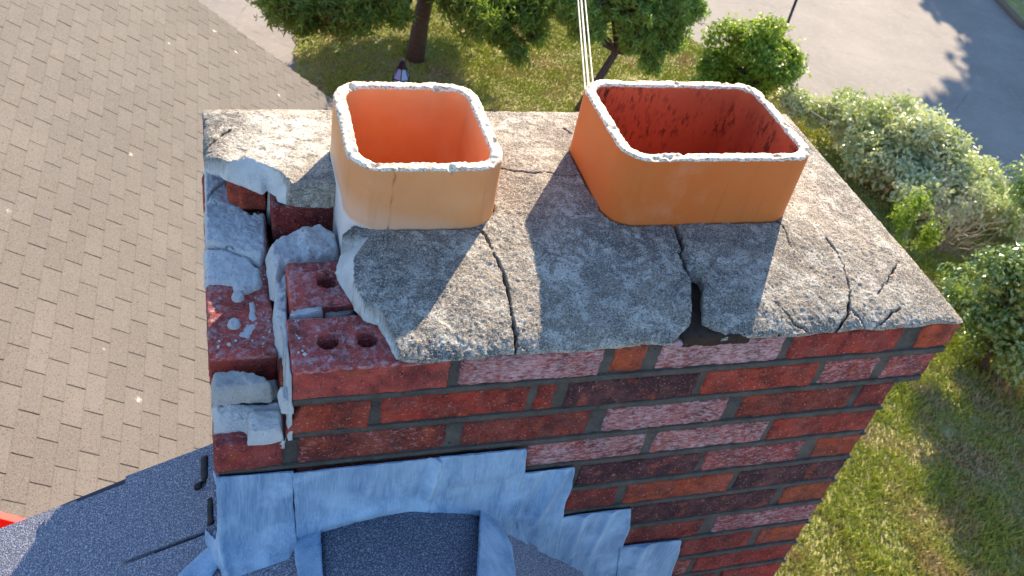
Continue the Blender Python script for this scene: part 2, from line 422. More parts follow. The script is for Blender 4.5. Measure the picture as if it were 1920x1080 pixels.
# ------------------------------------------------------------ trees and shrubs
def tube(mb, pts, r0, r1, sides=7, **k):
    pts = [Vector(p) for p in pts]; n = len(pts); V = []; F = []
    for i, p in enumerate(pts):
        d = (pts[min(i+1, n-1)]-pts[max(i-1, 0)]).normalized(); u = d.orthogonal().normalized(); v = d.cross(u)
        if i == 0: u0 = u
        else: u = (u0-d*u0.dot(d)).normalized(); v = d.cross(u); u0 = u
        r = r0+(r1-r0)*i/(n-1)
        for s in range(sides):
            a = 2*math.pi*s/sides; V.append(p+(u*math.cos(a)+v*math.sin(a))*r)
    for i in range(n-1):
        for s in range(sides):
            F.append((i*sides+s, i*sides+(s+1) % sides, (i+1)*sides+(s+1) % sides, (i+1)*sides+s))
    F.append(tuple(range((n-1)*sides, n*sides))); F.append(tuple(reversed(range(sides))))
    mb.add([tuple(v) for v in V], F, **k)
def wiggle(a, b, n, amp, rnd):
    a = Vector(a); b = Vector(b); L = (b-a).length
    return [a.lerp(b, i/n)+Vector((rnd.uniform(-1, 1), rnd.uniform(-1, 1), rnd.uniform(-1, 1)))*amp*L*(0 if i in (0, n) else 1) for i in range(n+1)]
def leaves(clumps, n, size, seed, up=.5, shell=.5, lobes=1, aspect=.5, flat=1.0):
    r = np.random.default_rng(seed); C = np.array([c[:3] for c in clumps]); Rr = np.array([c[3:6] for c in clumps])
    wt = (Rr.prod(1))**(2/3); wt /= wt.sum(); idx = r.choice(len(C), n, p=wt)
    d = r.normal(size=(n, 3)); d /= np.linalg.norm(d, axis=1)[:, None]
    rad = (shell+(1-shell)*r.random(n))**.7
    # twig structure: pull points toward twig ends
    P = C[idx]+d*rad[:, None]*Rr[idx]*(1+.48*vn(d*1.0+idx[:, None]*7.1, 2.6, seed))[:, None]
    k = fbm(P, 3.2, 3, seed+4); keep = k > -.20+.30*(r.random(n)-.5); P = P[keep]; d = d[keep]; n = len(P)
    P = P[P[:, 2] > GZ+.05]; d = d[:len(P)]; n = len(P)
    nrm = d*.7+r.normal(size=(n, 3))*.55+np.array([0, 0, up]); nrm /= np.linalg.norm(nrm, axis=1)[:, None]
    t = r.normal(size=(n, 3)); t -= (t*nrm).sum(1)[:, None]*nrm; t /= np.linalg.norm(t, axis=1)[:, None]; s = np.cross(nrm, t)
    sz = size*(.6+.8*r.random(n)); out = []; 
    for j in range(lobes):
        a = (j-(lobes-1)/2)*1.05; tt = t*math.cos(a)+s*math.sin(a); ss = np.cross(nrm, tt); L = sz*(1 if j == lobes//2 else .75)
        V = np.stack([P, P+tt*(L*.5)[:, None]+ss*(L*aspect*.5)[:, None]+nrm*(L*.08)[:, None], P+tt*L[:, None]-nrm*(L*.10)[:, None], P+tt*(L*.5)[:, None]-ss*(L*aspect*.5)[:, None]+nrm*(L*.08)[:, None]], axis=1)
        out.append(V)
    V = np.stack(out, 1).reshape(-1, 3); return V, np.arange(len(V)).reshape(-1, 4)
def tree(name, label, cat, base, trunk, r0, r1, clumps, n, size, leafm, bark, seed, group=None, crown="crown", **k):
    rnd = random.Random(seed); t = thing(name, label, cat, base, group); mb = MB()
    tube(mb, trunk, r0, r1, 10)
    V, F = leaves(clumps, n, size, seed, **k)
    for c in clumps:
        j = rnd.randrange(max(1, len(trunk)//2), len(trunk)); s = Vector(trunk[j]); e = Vector(c[:3])
        tube(mb, wiggle(s, e, 4, .06, rnd), r1*.8, r1*.22, 6)
        for q in range(5):
            d = Vector((rnd.uniform(-1, 1), rnd.uniform(-1, 1), rnd.uniform(-.6, 1))).normalized()
            tube(mb, wiggle(e, e+Vector((d.x*c[3], d.y*c[4], d.z*c[5]))*.9, 3, .08, rnd), r1*.22, r1*.06, 4)
    mb.build("trunk", bark, t, True)
    mesh_obj(crown, V, F, leafm, t, smooth=False)
    return t
def clumps_in(c, rx, ry, rz, n, rr, seed, bottom=-1.0):
    rnd = random.Random(seed); out = []
    while len(out) < n:
        d = Vector((rnd.uniform(-1, 1), rnd.uniform(-1, 1), rnd.uniform(bottom, 1)))
        if d.length > 1 or d.length < .25: continue
        q = rr*rnd.uniform(.7, 1.25); out.append((c[0]+d.x*rx, c[1]+d.y*ry, c[2]+d.z*rz, q, q, q*.75))
    return out
BARK = m_bark("grey_brown_bark", (.06, .045, .035), (.13, .10, .08)); TWIG = m_bark("bleached_twig", (.36, .31, .26), (.55, .49, .42), 60)
LF_DARK = m_leaf("dark_oak_leaf", (.10, .19, .03), (.34, .46, .08), (.15, .28, .05), .42, .4)
LF_MID = m_leaf("green_oak_leaf", (.20, .34, .06), (.44, .58, .14), (.16, .30, .06), .36, .4)
LF_YEL = m_leaf("yellow_green_leaf", (.22, .34, .02), (.42, .52, .05), (.14, .26, .02), .5, .35)
LF_PALE = m_leaf("pale_grey_green_leaf", (.62, .66, .34), (.90, .90, .62), (.50, .56, .25), .38, .25, .9)
LF_GLOSS = m_leaf("glossy_white_edged_leaf", (.17, .30, .04), (.46, .56, .22), (.10, .20, .03), .25, .25, 1.0)

def around(P, y, r, seed, per=3, dy=.6):
    rnd = random.Random(seed); out = []
    for (x, z) in P:
        for _ in range(per):
            q = r*rnd.uniform(.7, 1.2); out.append((x+rnd.uniform(-.4, .4)*r, y+rnd.uniform(-dy, dy), z+rnd.uniform(-.25, .5)*r, q, q, q*.7))
    return out
tree("oak_tree", "dark green tree with thick straight trunk behind the left flue", "tree", (3.60, 14.3, GZ),
     [(3.60, 14.3, GZ), (3.64, 14.32, -6.4), (3.76, 14.35, -5.4), (3.85, 14.4, -4.2), (3.9, 14.4, -2.6)], .17, .08,
     clumps_in((3.4, 13.9, -3.7), 2.1, 1.7, 1.1, 30, .60, 3, -.6)+clumps_in((5.0, 16.2, -5.2), 2.1, 1.0, .6, 26, .55, 13, -1)+around([(1.003,-5.572),(1.28,-5.628),(1.6,-5.665),(1.884,-5.652),(2.167,-5.587),(2.531,-5.456),(3.802,-5.395),(4.132,-5.56),(4.458,-5.638),(4.79,-5.717),(5.082,-5.799),(5.168,-5.514)], 13.2, .40, 5, 4)
     +around([(1.404,-5.902),(1.729,-5.906),(2.061,-5.947),(1.082,-5.784),(2.83,-5.53),(2.929,-5.704),(4.615,-6.056),(4.885,-6.163),(4.038,-5.841),(5.295,-5.935)], 12.9, .24, 6, 3, .3),
     46000, .135, LF_DARK, BARK, 21, lobes=3, aspect=.28, shell=.2, up=.3)
tree("young_oak_tree", "slender green tree with leaning trunk beside the cables", "tree", (6.2, 12.6, GZ),
     [(6.2, 12.6, GZ), (6.5, 12.75, -6.7), (6.78, 12.9, -6.2), (7.0, 13.1, -5.5), (7.15, 13.2, -4.6)], .085, .04,
     clumps_in((7.05, 13.4, -4.55), 1.15, .9, .7, 16, .42, 5, -.8)+around([(5.844,-5.39),(6.195,-5.468),(6.203,-5.706),(6.578,-5.45),(6.953,-5.386),(7.337,-5.513),(7.008,-5.772),(7.695,-5.695),(7.778,-5.3)], 13.1, .33, 7, 4, .4)
     +around([(5.744,-5.582),(7.391,-6.058),(7.367,-6.264),(7.682,-5.998),(7.948,-5.292),(6.924,-6.024)], 12.9, .20, 8, 3, .25),
     26000, .115, LF_MID, BARK, 22, lobes=3, aspect=.32, shell=.25)
tree("maple_bush", "bushy yellow green small tree behind the right flue, at the road edge", "tree", (9.35, 12.6, GZ),
     [(9.35, 12.6, GZ), (9.38, 12.62, -6.8), (9.3, 12.6, -6.3)], .07, .04,
     clumps_in((9.25, 12.6, -6.15), .75, .7, .62, 22, .36, 6, -1)+[(8.25, 12.3, -6.55, .32, .3, .22), (9.35, 12.5, -5.45, .3, .3, .22), (8.85, 12.5, -5.6, .3, .3, .22), (9.9, 12.5, -6.2, .3, .3, .4)],
     24000, .085, LF_YEL, BARK, 23, lobes=1, aspect=.55, shell=.45, up=.9)
def shrubc(pts, rr, seed, per=5):
    rnd = random.Random(seed); out = []
    for (x, y, z, s) in pts:
        for _ in range(per):
            q = rr*s*rnd.uniform(.7, 1.2); out.append((x+rnd.uniform(-.5, .5)*s, y+rnd.uniform(-.5, .5)*s, z+rnd.uniform(-.25, .3)*s, q, q, q*.8))
    return out
tree("shrub", "large pale grey green shrub spreading along the road edge", "shrub", (11.4, 10.6, GZ),
     [(11.4, 10.6, GZ), (11.45, 10.6, -6.9), (11.4, 10.7, -6.6)], .06, .03,
     shrubc([(10.2, 12.0, -6.7, .7), (10.8, 11.5, -6.55, .9), (11.3, 10.8, -6.4, 1.0), (11.9, 10.2, -6.4, 1.0), (11.2, 9.9, -6.65, 1.0), (12.3, 9.5, -6.6, .9), (10.8, 10.6, -6.75, .9), (12.5, 8.8, -6.8, .7), (11.8, 9.2, -6.8, .8), (11.0, 9.2, -6.8, .7)], .42, 8, 6),
     46000, .085, LF_PALE, TWIG, 24, lobes=1, aspect=.6, shell=.4, up=.35)
tree("sapling", "thin yellow green sapling between the chimney edge and the pale shrub", "shrub", (9.9, 8.0, GZ),
     [(9.9, 8.0, GZ), (9.95, 8.1, -6.9), (9.9, 8.15, -6.5)], .025, .014,
     [(9.75, 8.2, -6.35, .22, .2, .4), (10.0, 8.3, -6.2, .2, .2, .35), (9.6, 8.0, -6.6, .2, .2, .3), (10.15, 8.0, -6.5, .2, .2, .3)],
     3000, .06, LF_YEL, TWIG, 25, shell=.1, aspect=.4)
tree("glossy_shrub", "glossy dark green bush with pale leaf edges at the right of the chimney corner", "shrub", (9.95, 5.9, GZ),
     [(9.95, 5.9, GZ), (9.95, 5.95, -6.8), (9.95, 5.9, -6.3)], .05, .03,
     clumps_in((9.95, 5.95, -6.25), .62, .75, .75, 26, .33, 12, -1)+clumps_in((11.5, 6.9, -5.3), .9, .9, .6, 14, .42, 14, -1)+clumps_in((10.1, 6.3, -5.75), .5, .5, .45, 8, .34, 15, -1)+[(10.6, 6.3, -6.1, .35, .4, .5), (10.9, 5.6, -6.2, .4, .4, .5), (10.4, 5.2, -6.7, .35, .35, .35)],
     34000, .075, LF_GLOSS, BARK, 26, lobes=1, aspect=.6, shell=.4, up=.6)
def bare(name, label, base, n, h, spread, seed, r=.02):
    rnd = random.Random(seed); t = thing(name, label, "shrub", base, None); mb = MB(); b = Vector(base)
    st = b+Vector((0, 0, h*.25)); tube(mb, wiggle(b, st, 3, .05, rnd), r*1.3, r, 6)
    for i in range(n):
        d = Vector((rnd.uniform(-1, 1)*spread, rnd.uniform(-1, 1)*spread, rnd.uniform(.5, 1)*h)); e = b+d
        s = b.lerp(st, rnd.uniform(.1, 1)); P = wiggle(s, e, 6, .06, rnd); tube(mb, P, r*.55, r*.12, 5)
        for _ in range(5):
            p = P[rnd.randrange(2, 6)]; d2 = (d.normalized()+Vector((rnd.uniform(-1, 1), rnd.uniform(-1, 1), rnd.uniform(-.3, .8)))*.9)*h*.22
            tube(mb, wiggle(p, p+d2, 3, .1, rnd), r*.22, r*.08, 4)
    mb.build("branches", TWIG, t, True); return t
bare("bare_shrub", "leafless bleached twiggy shrub in front of the pale shrub", (11.0, 8.4, GZ), 26, 1.25, .75, 31, .014)
bare("dead_tree", "bleached dead sapling with bare forked branches by the dark road", (12.0, 8.0, GZ), 9, 1.7, .55, 32, .028)
bare("bare_shrub", "bare grey twigs sticking out of the glossy bush", (10.3, 5.7, GZ+.55), 6, .75, .45, 33, .014)
# tall trees standing beyond the right of the view: their shade lies across the road
tree("tall_tree", "tall shade tree beyond the road, whose shadow crosses the asphalt", "tree", (28.6, 26.2, GZ),
     [(28.6, 26.2, GZ), (28.6, 26.2, -4), (28.7, 26.2, 0), (28.6, 26.3, 3)], .3, .14,
     clumps_in((28.2, 26.2, 1.0), 3.9, 3.9, 3.6, 66, 1.0, 41, -1), 16000, .42, LF_DARK, BARK, 41, lobes=1, aspect=.8, shell=.2)
tree("tall_tree", "second tall shade tree beyond the road, right of the first", "tree", (29.0, 20.6, GZ),
     [(29, 20.6, GZ), (29, 20.6, -4), (29.1, 20.6, 0), (29, 20.6, 3)], .3, .14,
     clumps_in((28.2, 20.8, .8), 4.0, 4.2, 3.4, 66, 1.0, 42, -1), 14000, .42, LF_DARK, BARK, 42, lobes=1, aspect=.8, shell=.2)

# ------------------------------------------------------------ lantern on its post
def lantern():
    L = (2.50, 10.35, GZ); x, y = L[:2]; t = thing("lamp_post", "small black garden lantern on a post in the tree's shade", "lamp post", L)
    blk = m_plain("black_metal", (.018, .018, .025), .35, .6)
    g = NT("lantern_glass"); g.col((.26, .38, .58)); g.b.inputs["Roughness"].default_value = .55; g.b.inputs["Specular IOR Level"].default_value = .6; g = g.m
    mb = MB(); tube(mb, [(x, y, GZ), (x, y, GZ+.25), (x, y, GZ+1.62)], .045, .03, 12); tube(mb, [(x, y, GZ), (x, y, GZ+.05), (x, y, GZ+.12)], .09, .05, 12); mb.build("post", blk, t, True)
    n = 6; z0, z1, z2 = GZ+1.62, GZ+1.84, GZ+1.99
    ring = lambda r, z: [(x+r*math.cos(2*math.pi*i/n+.30), y+r*math.sin(2*math.pi*i/n+.30), z) for i in range(n)]
    A, B, Cc = ring(.07, z0), ring(.125, z1), ring(.058, z2)
    mb = MB()
    for i in range(n): tube(mb, [A[i], B[i], Cc[i]], .007, .007, 5)
    for Rg in (A, B, Cc):
        for i in range(n): tube(mb, [Rg[i], Rg[(i+1) % n]], .009, .009, 5)
    mb.build("frame", blk, t)
    A2, B2, C2_ = ring(.066, z0), ring(.120, z1), ring(.054, z2)
    mb = MB(); mb.add(A2+B2+C2_, [(k*n+i, k*n+(i+1) % n, (k+1)*n+(i+1) % n, (k+1)*n+i) for k in range(2) for i in range(n)]); mb.build("glass", g, t)
    mb = MB(); Rr = [ring(.068, z2+.002), ring(.060, z2+.03), ring(.040, z2+.075), ring(.018, z2+.10)]
    V = sum(Rr, []); F = [(k*n+i, k*n+(i+1) % n, (k+1)*n+(i+1) % n, (k+1)*n+i) for k in range(len(Rr)-1) for i in range(n)]+[tuple(reversed(range(n))), tuple(range(3*n, 4*n))]
    mb.add(V, F); mb.build("cap", blk, t)
    mb = MB(); V, F = rbox((x-.024, y-.024, z2+.095), (x+.024, y+.024, z2+.145), .01, .023, .001); mb.add(V, F); mb.build("finial", m_plain("dull_finial", (.14, .12, .13), .4), t, True)
lantern()
mb = MB(); tube(mb, [(11.0, 14.35, GZ), (11.0, 14.35, GZ+1.6)], .03, .028, 10)
sp = mb.build("roadside_post", m_plain("dark_post_paint", (.05, .05, .06), .5, .4), None, True); sp["label"] = "thin dark post at the road edge behind the maple bush"; sp["category"] = "post"
CB = m_plain("pale_cable", (.62, .58, .50), .5)
for i, (off, rr_, lab) in enumerate([(0.0, .0055, "leftmost thin pale overhead cable passing behind the right flue"), (.035, .008, "middle thick pale overhead cable passing behind the right flue"), (.08, .0055, "rightmost pale overhead cable passing behind the right flue")]):
    a = Vector((.776+off*.3, .598, -.303)); b = Vector((5.9+off*1.2, 14.5, -3.4)); P = []
    for k in range(41):
        s = k/40*1.6; p = a.lerp(b, s); p.z -= .9*(s/1.6)*(1-s/1.6); P.append(p)
    mb = MB(); tube(mb, P, rr_*.5, rr_, 6); o = mb.build("overhead_cable", CB, None, True); o["label"] = lab; o["category"] = "cable"; o["group"] = "cables running to the house"

# ------------------------------------------------------------ shingles
def shingles(name, O, ax, ay, nrm, u0, u1, v0, v1, exp, tab, mat, parent, offs, slot=.007, th=.005, vfun=None, seed=1, emin=None, line=.0):
    r = random.Random(seed); O, ax, ay, nrm = [np.array(a, float) for a in (O, ax, ay, nrm)]; mb = MB()
    V = []; F = []; T = []; Ed = []; c = 0
    for i in range(u0, u1+1):
        a = offs(i); k0 = int(math.floor((v0-1))); lo = v0; hi = v1
        if vfun: lo, hi = vfun(i)
        k = math.floor(lo-a)
        while a+k < hi:
            s0 = max(lo, a+k)*tab; s1 = min(hi, a+k+1)*tab; k += 1
            if s1-s0 < .012: continue
            s0 += slot/2; s1 -= slot/2; t = r.random(); e0 = max((i-1.35)*exp, -9e9 if emin is None else emin); e1 = i*exp+r.uniform(-.0015, .0015); lift = th*(1+.35*r.random())
            q = [(e0, s0, -.004), (e1, s0, lift), (e1, s1, lift), (e0, s1, -.004), (e1, s0, -.012), (e1, s1, -.012), (e0, s0, -.012), (e0, s1, -.012)]
            em = e1-.009; q += [(em, s0, lift*.95-.0002), (em, s1, lift*.95-.0002)]
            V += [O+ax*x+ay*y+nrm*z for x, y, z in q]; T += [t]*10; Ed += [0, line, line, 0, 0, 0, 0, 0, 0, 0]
            F += [(c, c+8, c+9, c+3), (c+8, c+1, c+2, c+9), (c+1, c+4, c+5, c+2), (c, c+6, c+4, c+1), (c+3, c+2, c+5, c+7)]; c += 10
    # the felt and lower layer showing in the slots
    B = c; uu0 = (u0-1)*exp if emin is None else emin; uu1 = u1*exp; w0 = (vfun(u0)[0] if vfun else v0)*tab; w1 = (vfun(u0)[1] if vfun else v1)*tab; w2 = (vfun(u1)[1] if vfun else v1)*tab
    for x, y, z in [(uu0, w0, -.006), (uu1, w0, -.006), (uu1, w2, -.006), (uu0, w1, -.006), (uu0, w0, -.16), (uu1, w0, -.16), (uu1, w2, -.16), (uu0, w1, -.16)]:
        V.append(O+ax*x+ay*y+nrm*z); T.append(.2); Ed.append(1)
    F += [(B, B+1, B+2, B+3), (B, B+4, B+5, B+1), (B+1, B+5, B+6, B+2), (B+2, B+6, B+7, B+3), (B+3, B+7, B+4, B), (B+4, B+7, B+6, B+5)]
    return mesh_obj(name, np.array(V), F, mat, parent, attrs={"tint": T, "edge": Ed}, smooth=False)

# the lower building with the tan roof
TO = (-0.683997, 3.809094, -3.806321); TX = (0.805692, -0.002714, -0.592329); TY = (0.023049, 0.999376, 0.026773); TN = (0.591886, -0.035223, 0.805252)
garage = thing("garage", "lower building with a sunlit tan shingle roof and red wall left of the chimney", "building", (-3, 6.5, GZ))
gr = shingles("roof", TO, TX, TY, TN, -16, 26, -4.28, 18.7, .127*.98881, .305, M_TANROOF, garage, lambda i: .5 if i % 2 == 0 else 0.0, vfun=lambda i: (-4.28, 18.94-(i-4.9)*.044), slot=.0075, th=.011, line=.42)
To = np.array(TO); Tx = np.array(TX); Ty = np.array(TY); Tn = np.array(TN)
rp = To+Tx*(-17*.1256); TX2 = np.array([-TX[0], TX[1], TX[2]]); TN2 = np.array([-TN[0], TN[1], TN[2]])
shingles("roof", rp, TX2, Ty, TN2, 1, 34, -4.28, 18.7, .1256, .305, M_TANROOF, garage, lambda i: .5 if i % 2 == 0 else 0.0, seed=4)
RED = NT("red_clapboard"); RED.col(RED.mix(RED.ramp(RED.noise(6, 4), .3, .7), (.72, .035, .022), (.60, .03, .02))); RED.b.inputs["Roughness"].default_value = .5; RED = RED.m
def clapwall(name, poly, yf, parent, flip=1, mat=RED, th=.12):
    """gable wall in a plane of constant y, boards as real laps"""
    mb = MB(); A = np.array(poly); z = A[:, 1].min(); zt = A[:, 1].max()
    while z < zt:
        z2 = min(z+.11, zt); xs = []
        for zz in (z, z2-.001):
            c = []
            for a, b in zip(A, np.roll(A, -1, 0)):
                if (a[1]-zz)*(b[1]-zz) <= 0 and abs(a[1]-b[1]) > 1e-6: c.append(a[0]+(b[0]-a[0])*(zz-a[1])/(b[1]-a[1]))
            xs.append((min(c), max(c)) if c else None)
        if xs[0] and xs[1]:
            (a0, a1), (b0, b1) = xs; f = flip
            V = [(a0, yf-.014*f, z), (a1, yf-.014*f, z), (b1, yf, z2), (b0, yf, z2), (a0, yf+th*f, z), (a1, yf+th*f, z), (b1, yf+th*f, z2), (b0, yf+th*f, z2)]
            mb.add(V, [(0, 1, 2, 3), (4, 7, 6, 5), (0, 4, 5, 1), (3, 2, 6, 7), (0, 3, 7, 4), (1, 5, 6, 2)])
        z = z2
    return mb.build(name, mat, parent)
rdx = float(rp[0]); rdz = float(rp[2]); mt = .592329/.805692
xr = rdx+3.9; xl = rdx-3.9; zr_ = rdz-.16
clapwall("wall", [(xl, GZ), (xr, GZ), (xr, zr_-3.9*mt), (rdx, zr_), (xl, zr_-3.9*mt)], 2.66, garage)
clapwall("wall", [(xl, GZ), (xr, GZ), (xr, zr_-3.9*mt), (rdx, zr_), (xl, zr_-3.9*mt)], 9.3, garage, -1)
for q in (xl, xr-.1): mb = MB(); mb.box(q, q+.1, 2.8, 9.15, GZ, zr_-3.9*mt-.02); mb.build("wall", RED, garage)
mb = MB()
for sgn in (1, -1):
    e = 4.15
    V = []
    for (x, z) in ((rdx, rdz-.01), (rdx+sgn*e, rdz-.01-e*mt)):
        for yy in (2.46, 2.50):
            V += [(x, yy, z-.02), (x, yy, z-.24)]
    mb.add(V, [(0, 1, 5, 4), (2, 6, 7, 3), (0, 4, 6, 2), (1, 3, 7, 5), (4, 5, 7, 6), (0, 2, 3, 1)])
mb.build("fascia", RED, garage)

# ------------------------------------------------------------ the house
house = thing("house", "house with a crumbling brick chimney rising through its dark grey shingle roof", "house", (0.3, -2.5, GZ))
zR = lambda x: (-.40+.5*x) if x < .29 else (.035-x)
LX_ = np.array([-2, 0, -1.0])/math.sqrt(5); LN = np.array([-1, 0, 2.])/math.sqrt(5)
YR = .240
# left slope: courses run along y, butt edges face down the slope
LO = np.array([.29, YR, -.255])-LX_*.085
shingles("roof", LO, LX_, (0, -1, 0), LN, 2, 26, 0, 14, .143, .330, M_DARKROOF, house, lambda i: .03 if i % 2 else .515, slot=.008, th=.004, seed=9, emin=.262)
RX_ = np.array([1, 0, -1.])/math.sqrt(2); RN = np.array([1, 0, 1.])/math.sqrt(2)
shingles("roof", (.29, YR, -.255), RX_, (0, -1, 0), RN, 1, 30, 0, 14, .143, .330, M_DARKROOF, house, lambda i: .1 if i % 2 else .6, slot=.008, th=.004, seed=10, emin=.133)
wl_ = -3.2; wr_ = 2.4
clapwall("wall", [(wl_, GZ), (wr_, GZ), (wr_, zR(wr_)-.2), (.29, -.47), (wl_, zR(wl_)-.2)], .06, house, -1)
for q, zz in ((wl_, zR(wl_)-.22), (wr_-.1, zR(wr_)-.22)): mb = MB(); mb.box(q, q+.1, -4.3, -.08, GZ, zz); mb.build("wall", RED, house)
# ridge cap shingles
def ridge_cap():
    mb = MB(); y = -.006; k = 0
    while y > -4.3:
        L = .36; n = 14; V = []; F = []
        for j, yy in enumerate((y, y-L)):
            for i in range(n+1):
                s = -1+2*i/n; x = .2555+.1265*s
                base = -.318-.026*abs(s)**1.8*(1.0 if s < 0 else 1.55)
                V.append((x, yy+.006*(1-s*s), base+.016-.0045*min(k, 1)-(.004 if (k and j == 0) else 0)))
        for i in range(n): F.append((i, n+1+i, n+2+i, i+1))
        V2 = [(a, b, c-.006) for a, b, c in V]; m = len(V); F2 = [tuple(q+m for q in f[::-1]) for f in F]
        F3 = [(n+1+i, m+n+1+i, m+n+2+i, n+2+i) for i in range(n)]+[(i+1, m+i+1, m+i, i) for i in range(n)]+[(0, m, m+n+1, n+1), (n, 2*n+1, m+2*n+1, m+n)]
        mb.add(V+V2, F+F2+F3, tint=random.random()*.5); y -= .30; k += 1
    return mb.build("ridge_cap", M_DARKROOF, house, True)
ridge_cap()
fb = MB(); fb.box(.150, .360, -4.2, YR-.01, -.42, -.352, tint=.3, edge=.5); fb.build("ridge_board", M_DARKROOF, house)

# ------------------------------------------------------------ the chimney: brickwork
P_ = .0644; J = .0105; BH = P_-J; DEP = .598
W1 = 1.1075; W2 = 1.098
RD = (.36, .044, .025); OR = (.44, .075, .030); DK = (.070, .026, .034); PK = (.33, .060, .053); BR = (.25, .038, .027)
X = []
C1 = [([0.09335,0.2939], RD, 0), ([0.3086,0.5094], PK, .52), ([0.5233,0.5779], OR, 0), ([0.5954,0.7962], PK, .58), ([0.8089,1.004], RD, .05), ([1.037,1.108], OR, .05)]
C2 = [([0.09232,0.1942], RD, 0), ([0.2086,0.4152], RD, 0), ([0.4235,0.4543], RD, 0), ([0.4709,0.6763], DK, 0), ([0.6871,0.882], RD, .05), ([0.8904,0.9919], PK, .42), ([1.008,1.107], PK, .34)]
C3 = [([-0.005385,0.08269], RD, .05), ([0.1028,0.3058], BR, .25), ([0.328,0.5204], BR, 0), ([0.5445,0.7464], PK, .52), ([0.7699,0.9774], BR, .05), ([0.9894,1.057], BR, .1)]
C4 = [([0.3151,0.4252], BR, .1), ([0.433,0.628], PK, .50), ([0.6415,0.844], PK, .50), ([0.8491,1.04], RD, .05)]
C5 = [([0.5319,0.7431], DK, .1), ([0.7515,0.9382], PK, .36), ([0.9589,1.035], OR, 0)]
C6 = [([0.5201,0.6136], BR, .1), ([0.6289,0.8256], OR, .1), ([0.8343,1.031], DK, 0)]
C7 = [([0.6449,0.935], DK, .05), ([0.9492,1.033], OR, 0)]
C8 = [([0.6558,0.813], BR, 0), ([0.8364,1.023], PK, .45)]
C9 = [([0.79,0.9363], BR, .1), ([0.9491,1.02], OR, 0)]
C10 = [([0.8379,1.019], RD, .05)]
C11 = [([0.8439,0.9002], PK, .1), ([0.9129,1.014], RD, .05)]
WS = [1.056,1.041]   # shaft corner measured at two courses
W3 = sum(WS)/2
rows = [C1, C2, C3, C4, C5, C6, C7, C8, C9, C10, C11]
MAXROW = 104
bw = MB(); rnd = random.Random(5); PAL = [RD, RD, BR, OR, PK, DK]
def brick(lo, hi, res, col, eff, seed, rad=.0045, amp=.0022, chips=.0035, mbx=bw, rot=0):
    V, F = rbox(lo, hi, res, rad, amp, seed, rot, fine=.0009 if res < .006 else 0, chips=chips if res < .01 else 0)
    mbx.add(V, F, 0, col=col, eff=eff)
for r in range(MAXROW):
    zt = -r*P_; zb = zt-BH
    if zb < GZ: break
    Wr = W1 if r == 0 else W2 if r == 1 else W3
    det = list(rows[r]) if r < len(rows) else []
    if r < len(rows): det = [(list(x), c, e) for x, c, e in det]; det[-1][0][1] = Wr
    # fill to the left with a running bond
    left = det[0][0][0]-J if det else Wr
    tgt = 0.0 if r >= 2 else (.094 if r == 0 else .084)
    if r < 2: left = tgt
    first = True
    while left > tgt+.02:
        L = .203 if not (not det and first and r % 2) else .092
        x0 = max(tgt, left-L); 
        if x0-tgt < .06: x0 = tgt
        det.insert(0, ([x0, left], rnd.choice(PAL), rnd.choice([0, 0, .1, .35, .45]))); left = x0-J; first = False
    res = .0036 if r < 12 else .03
    for i, (xx, c, e) in enumerate(det):
        c = tuple(v*rnd.uniform(.88, 1.12) for v in c)
        if r == 0 and i == 0: continue          # the first stretcher is modelled apart
        if r == 1 and i == 0: continue
        if r == 2 and i == 0: continue
        yy = rnd.uniform(.0006, .0032)
        brick((xx[0], yy, zb), (xx[1], .092, zt-.0005), res, c, e, r*31+i)
    # left side (courses with all bricks), right side and back: stretchers along y
    hdr = [(.1025, .3055), (.316, .519)] if r % 2 else [(.1025, .195), (.2055, .4085), (.419, .505)]
    for (a, b) in hdr:
        c = rnd.choice(PAL); e = rnd.choice([0, 0, .3, .45])
        brick((Wr-.092, a, zb), (Wr-rnd.uniform(0, .002), b, zt-.0005), .01 if r < 12 else .03, c, e, r*7+int(a*100))
        if r >= 2: brick((rnd.uniform(-.004, 0), a, zb), (.092, b, zt-.0005), .01 if r < 12 else .03, c, e, r*9+int(a*100))
        elif a > .42 or (r == 1 and a > .3): brick((-.004, a if r == 0 else .31, zb), (.088, b, zt-.0005), .006, c, e, r*9+int(a*100))
    x = 0.0 if r % 2 else -.10
    while x < Wr-.01:
        a, b = max(x, 0), min(x+.203, Wr); x += .2135
        if b-a > .03: brick((a, DEP-.092, zb), (b, DEP, zt-.0005), .012 if r < 12 else .03, rnd.choice(PAL), rnd.choice([0, .3]), r*5+int(a*100))
# mortar core, with the two flue wells left open
cz = -.004; g = .0045
def cbox(x0, x1, y0, y1, z0, z1): 
    V, F = rbox((x0, y0, z0), (x1, y1, z1), .05, .0015, .0006, 77); bw.add(V, F, 1)
zs = -2*P_-.004
cbox(.105, .250, g, .205, -1.0, -.057); cbox(.105, .178, .205, .462, -1.0, -.078)
for (a, b, c, d) in [(.250, W3-g, g, .205), (.105, W3-g, .462, DEP-g), (.414, .568, .205, .462), (.904, W3-g, .205, .462)]:
    cbox(a, b, c, d, zs, cz); cbox(a, b, c, d, -1.0, zs)
cbox(g, .105, g, DEP-g, -1.0, zs-.002)
cbox(W3-g, W2-g, g, DEP-g, zs+.002, cz)
cbox(W2-g, W1-g, g, DEP-g, -P_+.004, cz)
cbox(.03, .105, .47, DEP-g, zs, cz)
# bed mortar of the corbel courses and little mortar noses at the right corner
for r in range(2, 14):
    z = -r*P_+J/2-.0005
    V, F = rbox((W3-.008, -.002, z-.004), (W3+.0025, .008, z+.003), .004, .003, .002, r, fine=.001); bw.add(V, F, 1)
cbox(g, W3-g, g, DEP-g, GZ, -1.0)
